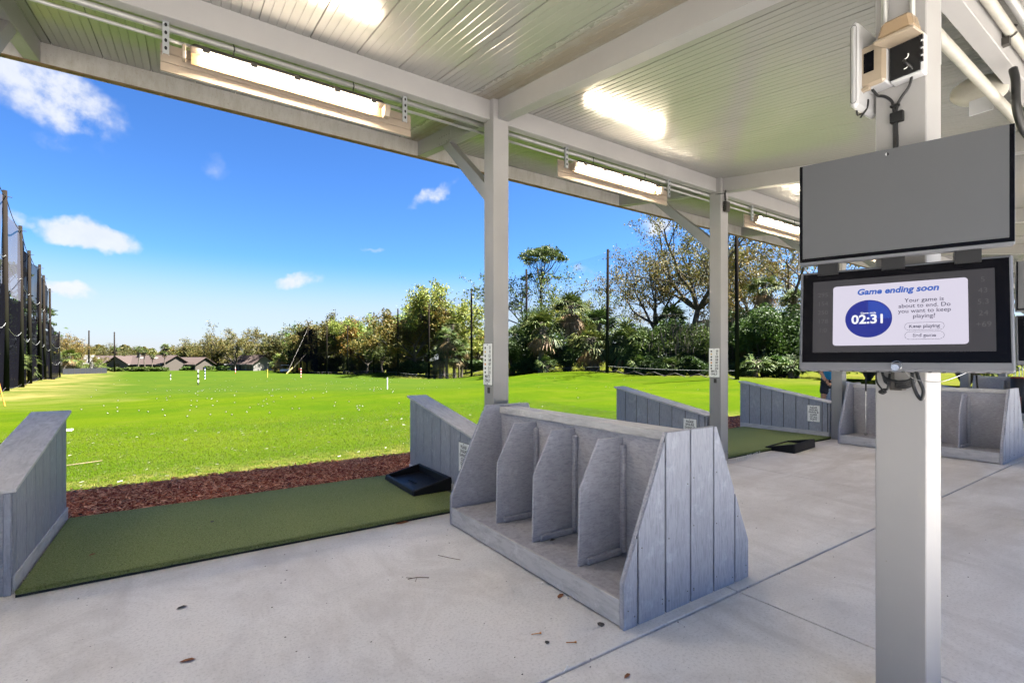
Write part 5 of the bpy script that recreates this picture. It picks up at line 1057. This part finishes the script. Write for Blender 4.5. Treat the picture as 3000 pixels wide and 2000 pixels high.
for px, d, sc, tint, lab in ((560, 165, 1.1, (1.1, .9, .6), 'brown thicket right of the long roof'), (600, 170, 1.2, (1, .9, .6), 'brown thicket left of the largest oak'), (640, 172, 1.2, (.8, .8, .6), 'shaded thicket behind the oaks'), (690, 175, 1.3, (.6, .7, .5), 'dark thicket behind the largest oak trunk'), (770, 165, 1.3, (.7, .75, .5), 'olive thicket beside the white-walled house'), (820, 160, 1.3, (.7, .75, .5), 'olive thicket by the dark net'), (310, 165, 1.2, (.9, .85, .7), 'thicket behind the left roof'), (230, 150, 1.4, (1.1, .95, .7), 'brown thicket above the pale house'), (185, 135, 1.4, (1, .95, .7), 'brown thicket at the left net end'), (345, 172, 1.7, (.9, .85, .7), 'tall thicket above the left red roof'), (395, 176, 1.6, (1, .9, .7), 'tall thicket behind the long roof left end'), (440, 180, 1.5, (.9, .9, .7), 'tall thicket behind the long roof middle'), (490, 178, 1.6, (.9, .85, .7), 'tall thicket behind the long roof right end'), (530, 172, 1.6, (1, .9, .6), 'tall thicket between the two roofs'), (280, 172, 1.7, (.95, .9, .7), 'tall thicket behind the left green pole')):
    plant('bush', 'thicket', h2, px, d, ROT(), sc, tint, lab, 'thicket', 'thickets at the far end of the range')
# behind the left net
for px, d, yt, m_, H, tint, lab in ((-25, 62, 850, fk3, 10, (.5, .6, .6), 'dark tree behind the left net, second bay'), (-70, 52, 840, fk3, 10, (.45, .55, .55), 'dark tree behind the left net at the photo edge'), (95, 75, 985, fk3, 10, (.6, .7, .6), 'dark tree behind the middle of the left net'), (126, 90, 1010, fk3, 10, (.6, .7, .6), 'dark tree behind the far left net')):
    plant('tree', 'shade_tree', m_, px, d, ROT(), scl(px, d, yt, H), tint, lab, 'tree', 'trees behind the left net')
plant('tree', 'pine_tree', pn, -5, 60, 1.0, scl(-5, 60, 760, 17.3), (.7, .8, .8), 'pine behind the left net at the photo edge', 'tree', 'trees behind the left net'); plant('tree', 'pine_tree', pn, 108, 80, 3.0, scl(108, 80, 890, 17.3), (.7, .8, .8), 'pine behind the fourth pole of the left net', 'tree', 'trees behind the left net')
plm(pC, 8, 36, .9, 'short palm behind the left net at the photo edge', (1, 1, .9), 'palms behind the left net'); plm(pC, 52, 44, .9, 'short palm behind the second bay of the left net', (1, 1, .9), 'palms behind the left net')

# ------------------------------------------------------------------ houses and cart
def house(px, d, L, W, hw, hr, rz, wall, roof, lab, skylights=0, doors=2, chimney=False, dz=0):
    p = onground(px, d); p.z += dz; h = tag(empty('house', p, YAW+rz), lab, 'house', 'houses beyond the range')
    MB().box(-L/2, L/2, -W/2, W/2, -.5, hw).ob('wall', wall, h)
    for sy in (-1, 1): MB().yz([(sy*0, 0)]*0+[(-W/2, hw), (W/2, hw), (0, hr-.12)], -L/2 if sy < 0 else L/2-.15, -L/2+.15 if sy < 0 else L/2).ob('gable', wall, h)
    ov = .7; k = (hr-hw)/(W/2)
    for sy in (-1, 1):
        q = [(x, sy*y, hr-k*y+dz_) for dz_ in (0, .16) for x, y in ((-L/2-.5, 0), (L/2+.5, 0), (L/2+.5, W/2+ov), (-L/2-.5, W/2+ov))]
        rf = MB().hexa(q).ob('roof', roof, h)
        if sy < 0:
            for i in range(skylights):
                x = -L*.1+i*L*.3; y = W*.2; MB().hexa([(x-.6+a, -(y+b), hr-k*(y+b)+c) for c in (.165, .28) for a, b in ((0, -.45), (1.2, -.45), (1.2, .45), (0, .45))]).ob('skylight', 'house_white', rf)
            if chimney: MB().box(-L*.2-.35, -L*.2+.35, -W*.12-.3, -W*.12+.3, hr-.8, hr+.7).ob('chimney', 'house_grey', rf)
            MB().box(-L/2-.5, L/2+.5, -W/2-ov-.05, -W/2-ov+.03, hw-k*ov-.10, hw-k*ov+.15).ob('gutter', 'house_white', rf)
    for i in range(doors):
        x = -L/2+(i+.5)*L/doors; f = MB().box(x-1.2, x+1.2, -W/2-.05, -W/2-.003, .15, 2.2).ob('window', 'house_white', h)
        for s in (-1, 1): MB().box(x+s*.6-.52, x+s*.6+.52, -W/2-.08, -W/2-.052, .22, 2.12).ob('pane', 'window_dark', f)
    MB().box(-W*0-L/2-.05, -L/2-.003, -1, 1, .9, 2.1).ob('window', 'window_dark', h)
    return h
house(445, 150, 17, 9.5, 2.1, 4.5, R(-10), 'house_tan', 'roof_shingle', 'long low house with big red-brown roof and skylights', 2, 5, True)
house(312, 154, 10.5, 9, 2.1, 4.4, R(-8), 'house_tan', 'roof_shingle', 'red-brown roofed house between the green poles', 1, 3)
house(366, 148, 5, 7.5, 2.2, 4.2, R(80), 'house_grey', 'roof_shingle', 'grey gable end at the left of the long roof', 0, 1)
house(222, 128, 7, 8, 2.4, 4.4, R(25), 'house_white', 'roof_grey', 'pale house behind the low fence and palms', 0, 1)
house(562, 156, 9, 8, 2.0, 3.9, R(-6), 'house_tan', 'roof_shingle', 'red-roofed house right of the hedges', 0, 3)
house(742, 150, 9, 8, 2.2, 4.6, R(-20), 'house_white', 'roof_shingle', 'white-walled house with pink-brown roof behind the oaks', 0, 3)
house(1405, 118, 9, 8, 2.6, 4.8, R(15), 'house_tan', 'roof_grey', 'tan house wall peeking left of the nearest post', 0, 1)
def cart(px, d, rz, lab):
    c = tag(empty('golf_cart', onground(px, d), YAW+rz), lab, 'golf cart')
    MB().hexa([(-1.1, -.55, .25), (1.1, -.55, .25), (1.1, .55, .25), (-1.1, .55, .25), (-1.0, -.52, .75), (.75, -.52, .8), (.75, .52, .8), (-1.0, .52, .75)]).ob('body', 'cart_white', c, bevel=.05)
    MB().box(-.5, .2, -.5, .5, .8, .92).ob('seat', 'black_plastic', c); MB().box(-.6, -.5, -.5, .5, .8, 1.3).ob('backrest', 'black_plastic', c)
    MB().box(-.95, .75, -.58, .58, 1.82, 1.9).ob('roof', 'cart_white', c, bevel=.03)
    for x, y in ((-.85, -.5), (.65, -.5), (.65, .5), (-.85, .5)): MB().cyl((x, y, .75), (x, y, 1.82), .025, 5).ob('roof_post', 'dark_steel', c)
    for x in (-.75, .75):
        for y in (-.5, .42): MB().cyl((x, y, .22), (x, y+.12, .22), .23, 12).ob('wheel', 'black_plastic', c)
cart(836, 128, R(40), 'small white golf cart parked by the dark net'); cart(668, 150, R(-10), 'small golf cart parked near the largest oak')

# ------------------------------------------------------------------ golfer and golf bag
def skin_mesh(name, joints, edges, m, parent, root=0, sub=2):
    me = bpy.data.meshes.new(name); me.from_pydata([j[:3] for j in joints], edges, []); me.materials.append(MT[m])
    o = bpy.data.objects.new(name, me); COL.objects.link(o); o.parent = parent
    sk = o.modifiers.new('skin', 'SKIN'); sk.use_smooth_shade = True
    for i, j in enumerate(joints):
        rr = j[3] if isinstance(j[3], tuple) else (j[3], j[3]); me.skin_vertices[0].data[i].radius = rr
    me.skin_vertices[0].data[root].use_root = True
    sb_ = o.modifiers.new('sub', 'SUBSURF'); sb_.levels = sb_.render_levels = sub
    return o
# local frame: facing -X (towards the ball), feet on the mat
gf = tag(empty('person', (13.45, 5.72, .041), R(20)), 'golfer in bright blue shirt and dark shorts behind the tee divider', 'person')
J = [(0, 0, .93, .12), (-.03, 0, 1.10, .125), (-.10, 0, 1.28, .14), (-.16, 0, 1.42, .10), (-.20, 0, 1.50, .055), (-.22, 0, 1.555, .055),          # 0-5 spine, neck
     (-.01, .10, .88, .095), (-.06, .15, .50, .062), (.02, .17, .10, .045), (-.04, .175, .045, .042), (-.15, .18, .035, .035),                       # 6-10 leg
     (-.01, -.10, .88, .095), (-.06, -.15, .50, .062), (.02, -.17, .10, .045), (-.04, -.175, .045, .042), (-.15, -.18, .035, .035),                  # 11-15 leg
     (-.14, .18, 1.41, .062), (-.24, .20, 1.16, .045), (-.36, .08, .93, .032), (-.14, -.18, 1.41, .062), (-.24, -.20, 1.16, .045), (-.36, -.04, .92, .032)]
E_ = [(0, 1), (1, 2), (2, 3), (3, 4), (4, 5), (0, 6), (6, 7), (7, 8), (8, 9), (9, 10), (0, 11), (11, 12), (12, 13), (13, 14), (14, 15), (3, 16), (16, 17), (17, 18), (3, 19), (19, 20), (20, 21)]
skin_mesh('body', J, E_, 'skin', gf)
hd = skin_mesh('head', [(-.225, 0, 1.56, .06), (-.24, 0, 1.63, (.082, .075)), (-.235, 0, 1.70, (.092, .08)), (-.225, 0, 1.745, .065)], [(0, 1), (1, 2), (2, 3)], 'skin', gf)
MB().add([(-.325, 0, 1.655), (-.35, -.014, 1.615), (-.35, .014, 1.615), (-.31, 0, 1.60)], [(0, 1, 2), (1, 3, 2), (0, 3, 1), (0, 2, 3)]).ob('nose', 'skin', hd)
for s in (-1, 1):
    MB().lathe([(0, -.008), (.008, 0), (0, .008)], (-.318, s*.032, 1.665), 8).ob('eye', 'eye_dark', hd); MB().lathe([(0, -.03), (.014, 0), (0, .03)], (-.225, s*.084, 1.645), 8).ob('ear', 'skin', hd)
MB().box(-.328, -.318, -.022, .022, 1.578, 1.586).ob('mouth', 'bag_red', hd)
MB().lathe([(.098, .0), (.102, .04), (.085, .08), (.05, .105), (0, .112)], (-.222, 0, 1.675), 16).ob('hair', 'hair', gf, smooth=True)
skin_mesh('shirt', [(.0, 0, .90, .150), (-.03, 0, 1.10, .150), (-.10, 0, 1.29, .165), (-.155, 0, 1.42, .115), (-.14, .19, 1.40, .085), (-.20, .20, 1.25, .075), (-.14, -.19, 1.40, .085), (-.20, -.20, 1.25, .075)], [(0, 1), (1, 2), (2, 3), (3, 4), (4, 5), (3, 6), (6, 7)], 'shirt_blue', gf)
skin_mesh('shorts', [(0, 0, .93, .142), (-.01, .105, .84, .118), (-.045, .14, .56, .105), (-.01, -.105, .84, .118), (-.045, -.14, .56, .105)], [(0, 1), (1, 2), (0, 3), (3, 4)], 'shorts_navy', gf)
for s in (-1, 1):
    skin_mesh('shoe', [(.05, s*.17, .04, .042), (-.06, s*.177, .045, .048), (-.17, s*.184, .032, .035)], [(0, 1), (1, 2)], 'shoe', gf)
for s, y0, z0 in ((1, .07, .90), (-1, -.03, .86)):     # two hands stacked on the grip, fingers curled round it
    skin_mesh('hand', [(-.36, y0*.8, z0+.03, .028), (-.385, y0*.45, z0-.02, .03), (-.39, y0*.2, z0-.05, .018)], [(0, 1), (1, 2)], 'skin', gf)
    for f in range(4):
        zz = z0-.01-f*.017; MB().tube(smooth_path([(-.385, y0*.45, zz), (-.415, y0*.3, zz-.006), (-.425, y0*.1-.005, zz-.01), (-.41, -.02, zz-.012)], 3), [.0085]*10, 6).ob('finger', 'skin', gf, smooth=True)
    MB().tube(smooth_path([(-.37, y0*.5, z0), (-.395, y0*.2+.01, z0-.02), (-.41, .012, z0-.05)], 3), .0095, 6).ob('thumb', 'skin', gf, smooth=True)
cb_ = tag(empty('golf_club', (0, 0, 0)), 'golf club held by the golfer in the blue shirt', 'golf club')
cb_.location = gf.location; cb_.rotation_euler = gf.rotation_euler
MB().cyl((-.38, .0, .96), (-.43, -.0, .74), .013, 8).ob('grip', 'black_plastic', cb_); MB().cyl((-.43, 0, .74), (-.60, .0, .03), .006, 8).ob('shaft', 'steel', cb_); MB().hexa([(-.61, -.02, .0), (-.59, -.02, .0), (-.60, .10, .0), (-.63, .10, .0), (-.60, -.02, .05), (-.59, -.02, .05), (-.60, .10, .035), (-.62, .10, .035)]).ob('club_head', 'steel', cb_)
bg_ = tag(empty('golf_bag', (17.42, 3.12, .152)), 'black and dark red golf bag standing in the distant rack', 'golf bag')
MB().tube([(0, 0, 0), (.03, 0, .4), (.07, 0, .86)], [.12, .13, .14], 14).ob('body', 'bag_black', bg_, smooth=True)
MB().tube([(.07, 0, .861), (.073, 0, .90)], [.15, .15], 14).ob('collar', 'bag_red', bg_, smooth=True)
MB().hexa([(-.20, -.09, .08), (-.11, -.09, .08), (-.11, .09, .08), (-.20, .09, .08), (-.16, -.08, .42), (-.08, -.08, .42), (-.08, .08, .42), (-.16, .08, .42)]).ob('pocket', 'bag_red', bg_, bevel=.02)
for i in range(7):
    a = i*.9; x, y = .075+.08*math.cos(a), .08*math.sin(a); h = .16+.05*(i % 3)
    MB().cyl((x, y, .88), (x+.01, y, .90+h), .006, 6).ob('shaft', 'steel', bg_); MB().box(x-.03, x+.04, y-.016, y+.016, .90+h, .95+h).ob('club_head', 'dark_steel' if i % 2 else 'steel', bg_, bevel=.008)
gc = tag(empty('golf_club', (10.05, 3.70, .152)), 'golf club with dark grip standing in the half-hidden rack', 'golf club')
MB().cyl((.0, 0, .02), (.0, .0, .78), .006, 8).ob('shaft', 'steel', gc); MB().cyl((0, 0, .781), (0, .0, 1.06), .013, 8).ob('grip', 'black_plastic', gc); MB().box(-.04, .05, -.012, .012, .0, .045).ob('club_head', 'steel', gc, bevel=.008)
gc = tag(empty('golf_club', (11.05, 2.45, .152)), 'golf club leaning in the rack seen right of the pillar', 'golf club')
MB().cyl((.25, 0, .02), (.02, .0, .78), .006, 8).ob('shaft', 'steel', gc); MB().cyl((.0197, 0, .781), (-.065, .0, 1.08), .014, 8).ob('grip', 'black_plastic', gc); MB().box(.22, .30, -.012, .012, .0, .045).ob('club_head', 'steel', gc, bevel=.008)
